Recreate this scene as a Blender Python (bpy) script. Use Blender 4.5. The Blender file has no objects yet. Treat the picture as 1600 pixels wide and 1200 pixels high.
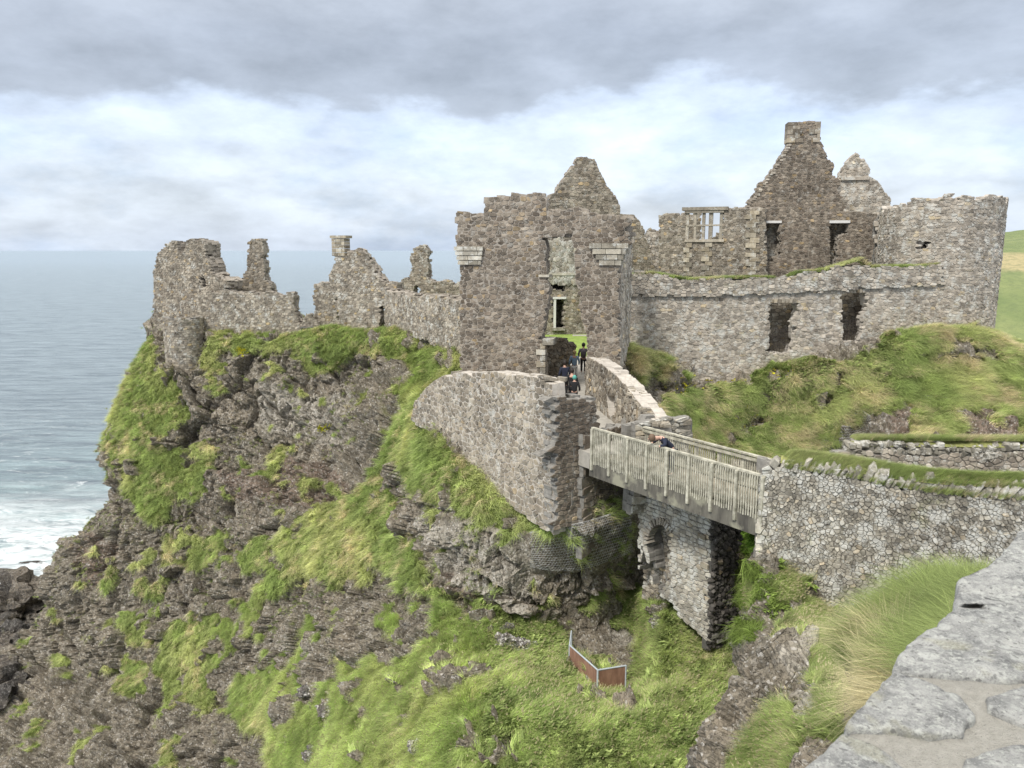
import bpy, bmesh, math, random
import numpy as np
from mathutils import Vector, Matrix
from mathutils.bvhtree import BVHTree

S = bpy.context.scene
COL = S.collection
rnd = random.Random(7)
nrng = np.random.default_rng(11)

# ------------------------------------------------------------------ camera
FPX = 1203.0                       # focal length in pixels of a 1600 px wide picture
PITCH = math.atan((600 - 391) / FPX)
EYE = 36.0                         # metres above the sea
cam = bpy.data.cameras.new("camera"); camo = bpy.data.objects.new("camera", cam); COL.objects.link(camo)
cam.sensor_width = 36; cam.lens = FPX / 1600 * 36
cam.clip_start = 0.1; cam.clip_end = 90000
camo.location = (0, 0, EYE); camo.rotation_euler = (math.pi / 2 - PITCH, 0, 0)
cam.dof.use_dof = True; cam.dof.focus_distance = 40; cam.dof.aperture_fstop = 14
S.camera = camo

# ------------------------------------------------------------------ light
SUN_EL, SUN_AZ = math.radians(50), math.radians(215)     # azimuth clockwise from +Y
world = bpy.data.worlds.new("World"); S.world = world; world.use_nodes = True
def build_world():
    nt = world.node_tree; N = nt.nodes; L = nt.links; N.clear()
    out = N.new("ShaderNodeOutputWorld"); bg = N.new("ShaderNodeBackground"); L.new(bg.outputs[0], out.inputs[0])
    bg.inputs["Strength"].default_value = 0.1
    sky = N.new("ShaderNodeTexSky"); sky.sky_type = 'NISHITA'; sky.sun_disc = False
    sky.sun_elevation = SUN_EL; sky.sun_rotation = SUN_AZ; sky.air_density = 1.2; sky.dust_density = 2.0
    tc = N.new("ShaderNodeTexCoord")
    sep = N.new("ShaderNodeSeparateXYZ"); L.new(tc.outputs["Generated"], sep.inputs[0])
    def m(op, a, b=None, c=None, clamp=False):
        n = N.new("ShaderNodeMath"); n.operation = op; n.use_clamp = clamp
        for i, v in enumerate((a, b, c)):
            if v is None: continue
            if isinstance(v, (int, float)): n.inputs[i].default_value = v
            else: L.new(v, n.inputs[i])
        return n.outputs[0]
    z = m('MAXIMUM', sep.outputs[2], 0.0)
    zz = m('ADD', z, 0.20)
    cx = m('DIVIDE', sep.outputs[0], zz); cy = m('DIVIDE', sep.outputs[1], zz)
    cb = N.new("ShaderNodeCombineXYZ"); L.new(cx, cb.inputs[0]); L.new(cy, cb.inputs[1])
    def noise(vec, scale, detail, rough, off=0.0, sy=1.0):
        mp = N.new("ShaderNodeMapping"); mp.inputs["Location"].default_value = (off, off * .7, off * .3)
        mp.inputs["Scale"].default_value = (1, sy, 1)
        L.new(vec, mp.inputs[0])
        t = N.new("ShaderNodeTexNoise"); t.inputs["Scale"].default_value = scale
        t.inputs["Detail"].default_value = detail; t.inputs["Roughness"].default_value = rough
        L.new(mp.outputs[0], t.inputs["Vector"]); return t.outputs[0]
    n1 = noise(cb.outputs[0], 1.5, 7, .52, 3.1)
    mp2 = N.new("ShaderNodeMapping"); mp2.inputs["Scale"].default_value = (1, 1, 2.3); L.new(tc.outputs["Generated"], mp2.inputs[0])
    n2 = noise(mp2.outputs[0], 9.0, 9, .60, 9.3)
    n3 = noise(mp2.outputs[0], 5.0, 8, .55, 1.7)
    n4 = noise(mp2.outputs[0], 2.2, 5, .5, 6.4)
    # height above the horizon, wobbled by noise, picks the cloud layer
    w = m('ADD', z, m('MULTIPLY', m('SUBTRACT', n3, .5), .16))
    w = m('ADD', w, m('MULTIPLY', m('SUBTRACT', n4, .5), .10))
    ramp = N.new("ShaderNodeValToRGB"); L.new(w, ramp.inputs[0]); cr = ramp.color_ramp
    stops = [(0.0, (.57, .64, .75)), (.030, (.62, .69, .79)), (.048, (.54, .60, .69)), (.075, (.66, .73, .83)), (.12, (.68, .765, .91)),
             (.150, (.66, .745, .90)), (.168, (.56, .64, .78)), (.182, (.41, .455, .54)), (.22, (.385, .425, .50)), (.30, (.45, .49, .56)), (.42, (.70, .71, .73)), (1.0, (1.75, 1.72, 1.68))]
    while len(cr.elements) > 1: cr.elements.remove(cr.elements[-1])
    for i, (p, c) in enumerate(stops):
        e = cr.elements[0] if i == 0 else cr.elements.new(p)
        e.position = p; e.color = (c[0], c[1], c[2], 1)
    # billows: light and shade inside the layers
    bil = m('ADD', m('MULTIPLY', m('SUBTRACT', n2, .5), .85), m('MULTIPLY', m('SUBTRACT', n1, .5), .45))
    gain = m('ADD', bil, 1.0)
    mul = N.new("ShaderNodeMix"); mul.data_type = 'RGBA'; mul.blend_type = 'MULTIPLY'; mul.inputs[0].default_value = 1
    L.new(ramp.outputs[0], mul.inputs[6])
    cg = N.new("ShaderNodeCombineXYZ")
    n5 = noise(mp2.outputs[0], 3.4, 7, .6, 12.9)
    gap = m('MULTIPLY', m('MULTIPLY', m('SUBTRACT', n5, .50), 7.0, clamp=True), m('MULTIPLY', m('SUBTRACT', .20, z), 14.0, clamp=True))   # bluer gaps between the lower clouds
    for i, k_ in enumerate((-.20, -.14, -.06)): L.new(m('MULTIPLY', gain, m('ADD', m('MULTIPLY', gap, k_), 1.0)), cg.inputs[i])
    L.new(cg.outputs[0], mul.inputs[7])
    sc = N.new("ShaderNodeVectorMath"); sc.operation = 'SCALE'; sc.inputs["Scale"].default_value = 5.45
    L.new(mul.outputs[2], sc.inputs[0])
    mix = N.new("ShaderNodeMix"); mix.data_type = 'RGBA'; mix.inputs[0].default_value = .9
    L.new(sky.outputs[0], mix.inputs[6]); L.new(sc.outputs[0], mix.inputs[7]); L.new(mix.outputs[2], bg.inputs[0])
build_world()
sun = bpy.data.lights.new("sun", 'SUN'); suno = bpy.data.objects.new("sun", sun); COL.objects.link(suno)
sun.energy = 1.5; sun.angle = math.radians(10); sun.color = (1, .96, .9)
sd = Vector((math.sin(SUN_AZ) * math.cos(SUN_EL), math.cos(SUN_AZ) * math.cos(SUN_EL), math.sin(SUN_EL)))
suno.rotation_euler = sd.to_track_quat('Z', 'Y').to_euler()
vs = S.view_settings; vs.view_transform = 'Standard'; vs.look = 'None'; vs.gamma = 1; vs.use_curve_mapping = False
vs.exposure = 1.25
S.display_settings.display_device = 'sRGB'

# ------------------------------------------------------------------ pixel <-> place
CP, SP = math.cos(PITCH), math.sin(PITCH)
def ray(px, py):
    a = (px - 800) / FPX; b = (600 - py) / FPX
    return (a, CP + b * SP, -SP + b * CP)
def P(px, py, Y):
    d = ray(px, py); s = Y / d[1]
    return Vector((d[0] * s, Y, EYE + d[2] * s))
def X_at(px, Y, z=-6.0):                    # x of a picture column at depth Y (z relative to the eye)
    return (px - 800) / FPX * (Y * CP - z * SP)
def proj(p):                                # numpy (N,3) -> px, py
    p = np.asarray(p, dtype=float); x = p[..., 0]; y = p[..., 1]; z = p[..., 2] - EYE
    dz = y * CP - z * SP; dz = np.where(dz < .05, .05, dz)
    return 800 + FPX * x / dz, 600 - FPX * (y * SP + z * CP) / dz

# ------------------------------------------------------------------ objects
def setp(o, label=None, cat=None, group=None, kind=None):
    if label: o['label'] = label
    if cat: o['category'] = cat
    if group: o['group'] = group
    if kind: o['kind'] = kind
    return o
def thing(name, label, cat, loc=(0, 0, 0), group=None):
    o = bpy.data.objects.new(name, None); COL.objects.link(o); o.location = loc; o.empty_display_size = .3
    return setp(o, label, cat, group)
def link_mesh(name, me, parent=None, mat=None, kind=None):
    o = bpy.data.objects.new(name, me); COL.objects.link(o)
    if mat is not None and len(me.materials) == 0: me.materials.append(mat)
    if parent is not None:
        o.parent = parent; o.matrix_parent_inverse = Matrix.Translation(-Vector(parent.location)) if parent.parent is None and parent.type == 'EMPTY' else Matrix.Identity(4)
    if kind: o['kind'] = kind
    return o
def mesh_of(name, verts, faces, tones=None, smooth=False):
    me = bpy.data.meshes.new(name); me.from_pydata(verts, [], faces)
    if tones is not None:
        a = me.attributes.new("tone", 'FLOAT_COLOR', 'POINT')
        a.data.foreach_set("color", np.asarray(tones, dtype=np.float32).ravel())
    if smooth: me.shade_smooth()
    return me
class MB:
    """collects boxes and bars into one mesh"""
    def __init__(s): s.v = []; s.f = []; s.t = []
    def add(s, vs_, fs_, tone=(.5, .5, .5, 1)):
        b = len(s.v); s.v += [tuple(v) for v in vs_]; s.f += [tuple(i + b for i in f) for f in fs_]; s.t += [tone] * len(vs_)
    def box(s, c, sx, sy, sz, ax=None, ay=None, az=None, tone=(.5, .5, .5, 1)):
        c = Vector(c); ax = Vector(ax or (1, 0, 0)); ay = Vector(ay or (0, 1, 0)); az = Vector(az or (0, 0, 1))
        vs_ = [c + ax * (i * sx / 2) + ay * (j * sy / 2) + az * (k * sz / 2) for i in (-1, 1) for j in (-1, 1) for k in (-1, 1)]
        s.add(vs_, [(0, 1, 3, 2), (4, 6, 7, 5), (0, 4, 5, 1), (2, 3, 7, 6), (0, 2, 6, 4), (1, 5, 7, 3)], tone)
    def tube(s, a, b, r, n=6, tone=(.5, .5, .5, 1), r2=None):
        a = Vector(a); b = Vector(b); d = (b - a).normalized(); r2 = r if r2 is None else r2
        u = d.orthogonal().normalized(); w = d.cross(u)
        ri = [a + (u * math.cos(2 * math.pi * i / n) + w * math.sin(2 * math.pi * i / n)) * r for i in range(n)]
        ro = [b + (u * math.cos(2 * math.pi * i / n) + w * math.sin(2 * math.pi * i / n)) * r2 for i in range(n)]
        s.add(ri + ro, [(i, (i + 1) % n, n + (i + 1) % n, n + i) for i in range(n)] + [tuple(range(n))[::-1], tuple(range(n, 2 * n))], tone)
    def build(s, name, mat, parent=None, kind=None, smooth=False):
        return link_mesh(name, mesh_of(name, s.v, s.f, s.t, smooth), parent, mat, kind)

# ------------------------------------------------------------------ numpy noise
def _h(ix, iy, iz, k):
    n = (ix * 374761393 + iy * 668265263 + iz * 2147483647 * 31 + k * 974634777) & 0xffffffff
    n = ((n ^ (n >> 13)) * 1274126177) & 0xffffffff
    n = ((n ^ (n >> 16)) * 2246822519) & 0xffffffff
    return ((n ^ (n >> 15)) & 0xffffff).astype(np.float64) / float(0xffffff)
def vnoise(p, k=0):
    i = np.floor(p).astype(np.int64); f = p - i; f = f * f * f * (f * (f * 6 - 15) + 10)
    r = 0
    for dx in (0, 1):
        for dy in (0, 1):
            for dz in (0, 1):
                w = (f[:, 0] if dx else 1 - f[:, 0]) * (f[:, 1] if dy else 1 - f[:, 1]) * (f[:, 2] if dz else 1 - f[:, 2])
                r = r + w * _h(i[:, 0] + dx, i[:, 1] + dy, i[:, 2] + dz, k)
    return r * 2 - 1
def fbm(p, o=4, k=0, g=.5, ridged=False):
    a = 1; s = 0; t = 0
    for j in range(o):
        n = vnoise(p * (2.03 ** j) + 17.3 * j, k + j)
        if ridged: n = 1 - 2 * np.abs(n)
        s = s + a * n; t += a; a *= g
    return s / t
def facets(p, k=0, tilt=.8):
    """broken-rock relief: each worley cell is a tilted flat block with its own height"""
    i0 = np.floor(p).astype(np.int64); best = np.full(len(p), 1e9); sec = np.full(len(p), 1e9); val = np.zeros(len(p))
    for dx in (-1, 0, 1):
        for dy in (-1, 0, 1):
            for dz in (-1, 0, 1):
                c = i0 + np.array((dx, dy, dz))
                r = [_h(c[:, 0], c[:, 1], c[:, 2], k + q) for q in range(3)]
                q = np.stack([c[:, 0] + r[0], c[:, 1] + r[1], c[:, 2] + r[2]], 1)
                d = p - q; dd = (d * d).sum(1)
                t = [_h(c[:, 0], c[:, 1], c[:, 2], k + 5 + m_) * 2 - 1 for m_ in range(4)]
                v = t[3] + tilt * (d[:, 0] * t[0] + d[:, 1] * t[1] + d[:, 2] * t[2]) * 2
                m_ = dd < best
                sec = np.where(m_, best, np.minimum(sec, dd)); val = np.where(m_, v, val); best = np.where(m_, dd, best)
    return val, np.sqrt(sec) - np.sqrt(best)
def inside_poly(px, py, poly):
    px = np.asarray(px); py = np.asarray(py); r = np.zeros(px.shape, bool); n = len(poly)
    for i in range(n):
        x1, y1 = poly[i]; x2, y2 = poly[(i + 1) % n]
        if y1 == y2: continue
        c = ((y1 > py) != (y2 > py)) & (px < (x2 - x1) * (py - y1) / (y2 - y1) + x1)
        r ^= c
    return r
def in_poly1(x, y, poly):
    r = False; n = len(poly); j = n - 1
    for i in range(n):
        x1, y1 = poly[i]; x2, y2 = poly[j]
        if (y1 > y) != (y2 > y) and x < (x2 - x1) * (y - y1) / (y2 - y1) + x1: r = not r
        j = i
    return r

# ------------------------------------------------------------------ materials
def newmat(name):
    m = bpy.data.materials.new(name); m.use_nodes = True; nt = m.node_tree; nt.nodes.clear()
    out = nt.nodes.new("ShaderNodeOutputMaterial"); b = nt.nodes.new("ShaderNodeBsdfPrincipled"); nt.links.new(b.outputs[0], out.inputs[0])
    return m, nt, b
class NT:
    def __init__(s, nt): s.nt = nt; s.N = nt.nodes; s.L = nt.links
    def new(s, t, **kw):
        n = s.N.new(t)
        for k, v in kw.items(): setattr(n, k, v)
        return n
    def put(s, sock, v):
        if isinstance(v, bpy.types.NodeSocket): s.L.new(v, sock)
        elif isinstance(v, tuple) and len(v) == 3 and sock.type == 'RGBA': sock.default_value = (*v, 1)
        else: sock.default_value = v
    def math(s, op, a, b=None, c=None, clamp=False):
        n = s.new("ShaderNodeMath", operation=op, use_clamp=clamp)
        for i, v in enumerate((a, b, c)):
            if v is not None: s.put(n.inputs[i], v)
        return n.outputs[0]
    def mix(s, f, a, b, blend='MIX'):
        n = s.new("ShaderNodeMix", data_type='RGBA', blend_type=blend)
        s.put(n.inputs[0], f); s.put(n.inputs[6], a); s.put(n.inputs[7], b); return n.outputs[2]
    def pos(s): return s.new("ShaderNodeNewGeometry").outputs["Position"]
    def mapping(s, vec, scale=(1, 1, 1), rot=(0, 0, 0), loc=(0, 0, 0)):
        n = s.new("ShaderNodeMapping"); s.put(n.inputs[0], vec); n.inputs["Scale"].default_value = scale; n.inputs["Rotation"].default_value = rot; n.inputs["Location"].default_value = loc
        return n.outputs[0]
    def noise(s, vec, scale, detail=4, rough=.55, dist=0):
        n = s.new("ShaderNodeTexNoise"); s.put(n.inputs["Vector"], vec); n.inputs["Scale"].default_value = scale
        n.inputs["Detail"].default_value = detail; n.inputs["Roughness"].default_value = rough; n.inputs["Distortion"].default_value = dist
        return n.outputs[0]
    def voro(s, vec, scale, feature='F1', out=0, rnd_=1):
        n = s.new("ShaderNodeTexVoronoi", feature=feature); s.put(n.inputs["Vector"], vec); n.inputs["Scale"].default_value = scale
        n.inputs["Randomness"].default_value = rnd_
        return n.outputs[out]
    def ramp(s, v, lo, hi, a=0.0, b=1.0):
        n = s.new("ShaderNodeMapRange"); s.put(n.inputs[0], v)
        for i, q in enumerate((lo, hi, a, b)): n.inputs[i + 1].default_value = q
        return n.outputs[0]
    def attr(s, name, out=0, typ='GEOMETRY'):
        n = s.new("ShaderNodeAttribute", attribute_name=name, attribute_type=typ); return n.outputs[out]
    def sep(s, c):
        n = s.new("ShaderNodeSeparateColor"); s.put(n.inputs[0], c); return n.outputs
    def bump(s, h, strength=.5, dist=.05):
        n = s.new("ShaderNodeBump"); s.put(n.inputs["Height"], h); n.inputs["Strength"].default_value = strength; n.inputs["Distance"].default_value = dist
        return n.outputs[0]

def stone_mat(name, ca, cb, cc, lichen=.25, lich_col=(.52, .52, .48), fine=1.0, green=0.0):
    """ca..cb body colours picked per stone by tone.g, cc rare warm stones picked by tone.b"""
    m, nt, b = newmat(name); t = NT(nt); p = t.pos()
    r = t.sep(t.attr("tone"))
    c = t.mix(r[1], ca, cb)
    c = t.mix(t.ramp(r[2], .94, 1.0), c, cc)
    n1 = t.noise(p, 5.0 * fine, 5, .65); n2 = t.noise(p, 22 * fine, 4, .6)
    c = t.mix(1.0, c, t.mix(t.ramp(n1, .3, .7), (.72, .72, .72), (1.25, 1.25, 1.25)), 'MULTIPLY')
    # broad weather stains and run-off streaks
    st = t.noise(p, .45, 5, .6); rn = t.noise(t.mapping(p, (1.6, 1.6, .22)), 1.0, 5, .65)
    c = t.mix(1.0, c, t.mix(t.ramp(st, .35, .65), (.80, .79, .77), (1.16, 1.15, 1.12)), 'MULTIPLY')
    c = t.mix(1.0, c, t.mix(t.ramp(rn, .38, .60), (.78, .77, .75), (1.08, 1.08, 1.06)), 'MULTIPLY')
    k = t.ramp(r[0], 0, 1, .60, 1.34)
    g = t.new("ShaderNodeCombineColor")
    for i in range(3): t.put(g.inputs[i], k)
    c = t.mix(1.0, c, g.outputs[0], 'MULTIPLY')
    # lichen blotches and salt specks
    l1 = t.ramp(t.math('ADD', t.noise(p, 2.2 * fine, 6, .72), t.math('MULTIPLY', t.math('SUBTRACT', n2, .5), .35)), .60 - .12 * lichen, .68 - .1 * lichen)
    c = t.mix(t.math('MULTIPLY', l1, .75 * min(1, lichen * 2)), c, lich_col)
    sp = t.ramp(t.noise(p, 30 * fine, 3, .7), .66, .72)
    c = t.mix(t.math('MULTIPLY', sp, .5), c, (.6, .59, .55))
    if green > 0:
        gm = t.ramp(t.noise(p, .9, 5, .7), .60, .70)
        c = t.mix(t.math('MULTIPLY', gm, green), c, (.17, .19, .06))
    t.put(b.inputs["Base Color"], c); b.inputs["Roughness"].default_value = .92
    b.inputs["Specular IOR Level"].default_value = .25
    t.put(b.inputs["Normal"], t.bump(t.math('ADD', n1, t.math('MULTIPLY', n2, .5)), .55, .035 / fine))
    return m
def plain_mat(name, col, rough=.85, var=.2, scale=6, bump=.3, bdist=.01, col2=None, spec=.3, metal=0):
    m, nt, b = newmat(name); t = NT(nt); p = t.pos()
    n = t.noise(p, scale, 5, .6)
    d = tuple(x * (1 - var) for x in col); u = tuple(min(1, x * (1 + var)) for x in (col2 or col))
    t.put(b.inputs["Base Color"], t.mix(t.ramp(n, .3, .7), d, u)); b.inputs["Roughness"].default_value = rough
    b.inputs["Specular IOR Level"].default_value = spec; b.inputs["Metallic"].default_value = metal
    if bump: t.put(b.inputs["Normal"], t.bump(n, bump, bdist))
    return m
# ------------------------------------------------------------------ terrain materials
def rock_material(name, dark=(.105, .092, .070), mid=(.240, .212, .165), pale=(.37, .34, .285), speck=.6):
    m, nt, b = newmat(name); t = NT(nt); p = t.pos()
    a = t.sep(t.attr("tone"))              # r: grass, g: pale rock, b: reddish earth
    big = t.noise(p, .35, 6, .62); mid_n = t.noise(p, 1.7, 7, .66, .4); fine = t.noise(p, 7, 6, .7)
    crk = t.voro(t.mapping(p, (1, 1, .7)), 2.6, 'DISTANCE_TO_EDGE'); crk2 = t.voro(p, 7.5, 'DISTANCE_TO_EDGE')
    c = t.mix(t.ramp(mid_n, .34, .66), dark, mid)
    c = t.mix(t.math('MULTIPLY', t.ramp(big, .42, .62), .6), c, (.235, .195, .145))
    c = t.mix(t.ramp(fine, .35, .75, 0, .55), c, tuple(x * 1.5 for x in mid))
    c = t.mix(t.math('MULTIPLY', a[1], t.ramp(mid_n, .3, .55)), c, pale)
    c = t.mix(t.math('MULTIPLY', a[2], .8), c, (.20, .148, .115))
    lich = t.math('MULTIPLY', t.ramp(t.noise(p, 3.1, 8, .8), .57, .64), t.ramp(t.noise(p, .6, 3, .5), .42, .6))
    c = t.mix(t.math('MULTIPLY', lich, speck), c, (.50, .49, .46))
    sp = t.ramp(t.noise(p, 12, 4, .75), .68, .72)
    c = t.mix(t.math('MULTIPLY', sp, .55 * speck), c, (.58, .57, .54))
    chip = t.sep(t.voro(p, 5.5, 'F1', 1)); chip2 = t.sep(t.voro(p, 14, 'F1', 1))
    c = t.mix(t.math('MULTIPLY', t.ramp(chip[0], .82, .86), .45 * speck), c, (.42, .40, .36)); c = t.mix(t.math('MULTIPLY', t.ramp(chip2[0], .90, .92), .8 * speck), c, (.60, .58, .54))
    c = t.mix(t.ramp(chip[1], .75, .80, 0, .55), c, dark); c = t.mix(t.ramp(chip2[1], .80, .84, 0, .6), c, tuple(x * .7 for x in dark))
    cr = t.math('MULTIPLY', t.ramp(crk, .0, .06, .35, 1), t.ramp(crk2, 0, .08, .6, 1))
    # thin moss film and the soil under the turf
    soil = t.mix(t.ramp(fine, .3, .7), (.085, .115, .028), (.19, .22, .06))
    moss = t.ramp(t.math('ADD', t.noise(p, 1.1, 6, .7), t.math('MULTIPLY', a[0], .35)), .60, .72)
    c = t.mix(t.math('MULTIPLY', moss, .5), c, (.165, .170, .065))
    c = t.mix(t.ramp(t.math('ADD', a[0], t.math('MULTIPLY', t.math('SUBTRACT', fine, .5), .5)), .42, .58), c, soil)
    t.put(b.inputs["Base Color"], c); b.inputs["Roughness"].default_value = .95; b.inputs["Specular IOR Level"].default_value = .2
    h = t.math('ADD', t.math('MULTIPLY', mid_n, .8), t.math('ADD', t.math('MULTIPLY', fine, .45), t.math('MULTIPLY', cr, .35)))
    t.put(b.inputs["Normal"], t.bump(h, .8, .22))
    return m
M_ROCK = rock_material("basalt_cliff")
M_SHORE = rock_material("wet_shore_rock", (.030, .028, .027), (.085, .078, .070), (.2, .18, .15), .3)

# ------------------------------------------------------------------ patches of ground through control points
def catmull(A, n, t=None):
    """A (k, ..., 3) -> (n, ..., 3) along the first axis"""
    k = len(A); t = np.linspace(0, k - 1 - 1e-9, n) if t is None else np.clip(t, 0, k - 1 - 1e-9); i = t.astype(int); f = (t - i)
    f = f.reshape((-1,) + (1,) * (A.ndim - 1))
    g = lambda j: A[np.clip(j, 0, k - 1)]
    p0, p1, p2, p3 = g(i - 1), g(i), g(i + 1), g(i + 2)
    m1 = (p2 - p0) * .5; m2 = (p3 - p1) * .5
    return (2 * f**3 - 3 * f**2 + 1) * p1 + (f**3 - 2 * f**2 + f) * m1 + (-2 * f**3 + 3 * f**2) * p2 + (f**3 - f**2) * m2
BVH_V = []; BVH_F = []
class Patch: pass
def patch(name, rows, nu, nv, grass_polys, amp=1.0, pale_polys=(), red_polys=(), mat=None, raw=None, seed=0, wob=11, grass_all=False, hits=True, calm=(), gamp=1.0):
    C_ = np.array([[list(P(*q)) if raw is None else list(q) for q in r] for r in rows])
    # spread the mesh rows and columns evenly over what is seen, not over the control points
    cpx, cpy = proj(C_); cpx = np.clip(cpx, -150, 1750); cpy = np.clip(cpy, 250, 1290)
    def param(dx, dy, axis, n):
        L = np.sqrt(dx * dx + dy * dy).mean(axis=axis); L = np.maximum(L, L.max() * .12); s_ = np.concatenate([[0], np.cumsum(L)]); return np.interp(np.linspace(0, s_[-1], n), s_, np.arange(len(s_)))
    tu = param(np.diff(cpx, axis=1), np.diff(cpy, axis=1), 0, nu); tv = param(np.diff(cpx, axis=0), np.diff(cpy, axis=0), 1, nv)
    G = catmull(C_, nv, tv); G = np.swapaxes(catmull(np.swapaxes(G, 0, 1), nu, tu), 0, 1)     # (nv, nu, 3)
    du = np.gradient(G, axis=1); dv = np.gradient(G, axis=0)
    nrm = np.cross(du, dv); nrm /= np.linalg.norm(nrm, axis=2, keepdims=True) + 1e-9
    eye = np.array((0, 0, EYE)); s = np.sign(((eye - G) * nrm).sum(2)); s[s == 0] = 1
    if np.median(s) < 0: nrm = -nrm
    p = G.reshape(-1, 3); n = nrm.reshape(-1, 3)
    px, py = proj(p)
    wx = (fbm(p * .45, 4, 40 + seed) + .45 * fbm(p * 2.1, 3, 45 + seed)) * wob * 2.4; wy = (fbm(p * .45 + 50, 4, 60 + seed) + .45 * fbm(p * 2.1 + 9, 3, 65 + seed)) * wob * 2.4
    grass = np.zeros(len(p))
    for q in grass_polys: grass = np.maximum(grass, inside_poly(px + wx, py + wy, q))
    brk = fbm(p * .8, 4, 90 + seed, .6) + .18 * fbm(p * 3.1, 2, 95 + seed)
    if grass_all: grass[:] = 1
    else:
        grass = np.where(brk > .30, 0, grass)
        grass = np.where((brk < -.33) & (grass < .5), .75, grass)
    pale = np.zeros(len(p)); red = np.zeros(len(p)); cm = np.zeros(len(p))
    for q in pale_polys: pale = np.maximum(pale, inside_poly(px + wx * .7, py + wy * .7, q))
    for q in red_polys: red = np.maximum(red, inside_poly(px + wx, py + wy, q))
    for q in calm: cm = np.maximum(cm, inside_poly(px, py, q))
    def soft(a, it):
        a = a.reshape(nv, nu).copy()
        for _ in range(it):
            b = np.pad(a, 1, mode='edge'); a = (b[:-2, 1:-1] + b[2:, 1:-1] + b[1:-1, :-2] + b[1:-1, 2:] + a * 2) / 6
        return a.reshape(-1)
    gs = soft(grass, 3); pale = soft(pale, 4); red = soft(red, 4); cm = soft(cm, 8)
    # relief
    sk = np.array([[1, .25, 0], [0, 1, .15], [.2, 0, 1.1]])
    pw = p * np.array((1, 1, .62)) + np.stack([fbm(p * .7, 3, 1), fbm(p * .7, 3, 2), fbm(p * .7, 3, 3)], 1) * .35
    f1, e1 = facets((pw * .42) @ sk, 5 + seed); f2, e2 = facets((pw * 1.15) @ sk, 15 + seed); f3, e3 = facets((pw * 2.9) @ sk, 25 + seed); f4, e4 = facets((pw * 6.5) @ sk, 35 + seed)
    rk = .95 * fbm(p * .16, 3, 7 + seed) + .75 * fbm(p * np.array((.42, .42, .13)), 3, 140 + seed, .5, True) + .50 * f1 + .22 * f2 + .095 * f3 + .038 * f4 + .09 * fbm(p * np.array((1.3, 1.3, .7)), 4, 9, .6, True)
    rk -= .16 + .42 * np.clip(1 - e1 / .11, 0, 1) + .13 * np.clip(1 - e2 / .14, 0, 1)
    gr = .55 * fbm(p * .16, 3, 7 + seed) + .22 * fbm(p * .8, 4, 12 + seed) + .12
    gg = np.clip(gs * 1.3, 0, 1)
    d = (rk * (1 - gg) + gr * gg * gamp) * amp * (1 - .75 * cm)
    q = p + n * d[:, None]
    idx = np.arange(nv * nu).reshape(nv, nu)
    faces = np.stack([idx[:-1, :-1], idx[:-1, 1:], idx[1:, 1:], idx[1:, :-1]], -1).reshape(-1, 4)
    tones = np.stack([gs, pale, red, np.ones(len(p))], 1)
    me = bpy.data.meshes.new(name)
    me.vertices.add(len(q)); me.vertices.foreach_set("co", q.ravel())
    me.loops.add(faces.size); me.loops.foreach_set("vertex_index", faces.ravel())
    me.polygons.add(len(faces)); me.polygons.foreach_set("loop_start", np.arange(0, faces.size, 4))
    me.update(calc_edges=True)
    a = me.attributes.new("tone", 'FLOAT_COLOR', 'POINT'); a.data.foreach_set("color", tones.astype(np.float32).ravel())
    me.polygons.foreach_set("use_smooth", (gg.reshape(nv, nu)[:-1, :-1].ravel() > .5))
    o = link_mesh(name, me, None, mat or M_ROCK, 'structure')
    if hits:
        b = len(BVH_V) and sum(len(x) for x in BVH_V); BVH_V.append(q); BVH_F.append(faces + (b or 0))
    R = Patch(); R.q = q.reshape(nv, nu, 3); R.n = nrm; R.g = gs.reshape(nv, nu); R.o = o; R.px = px.reshape(nv, nu); R.py = py.reshape(nv, nu)
    return R

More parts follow.
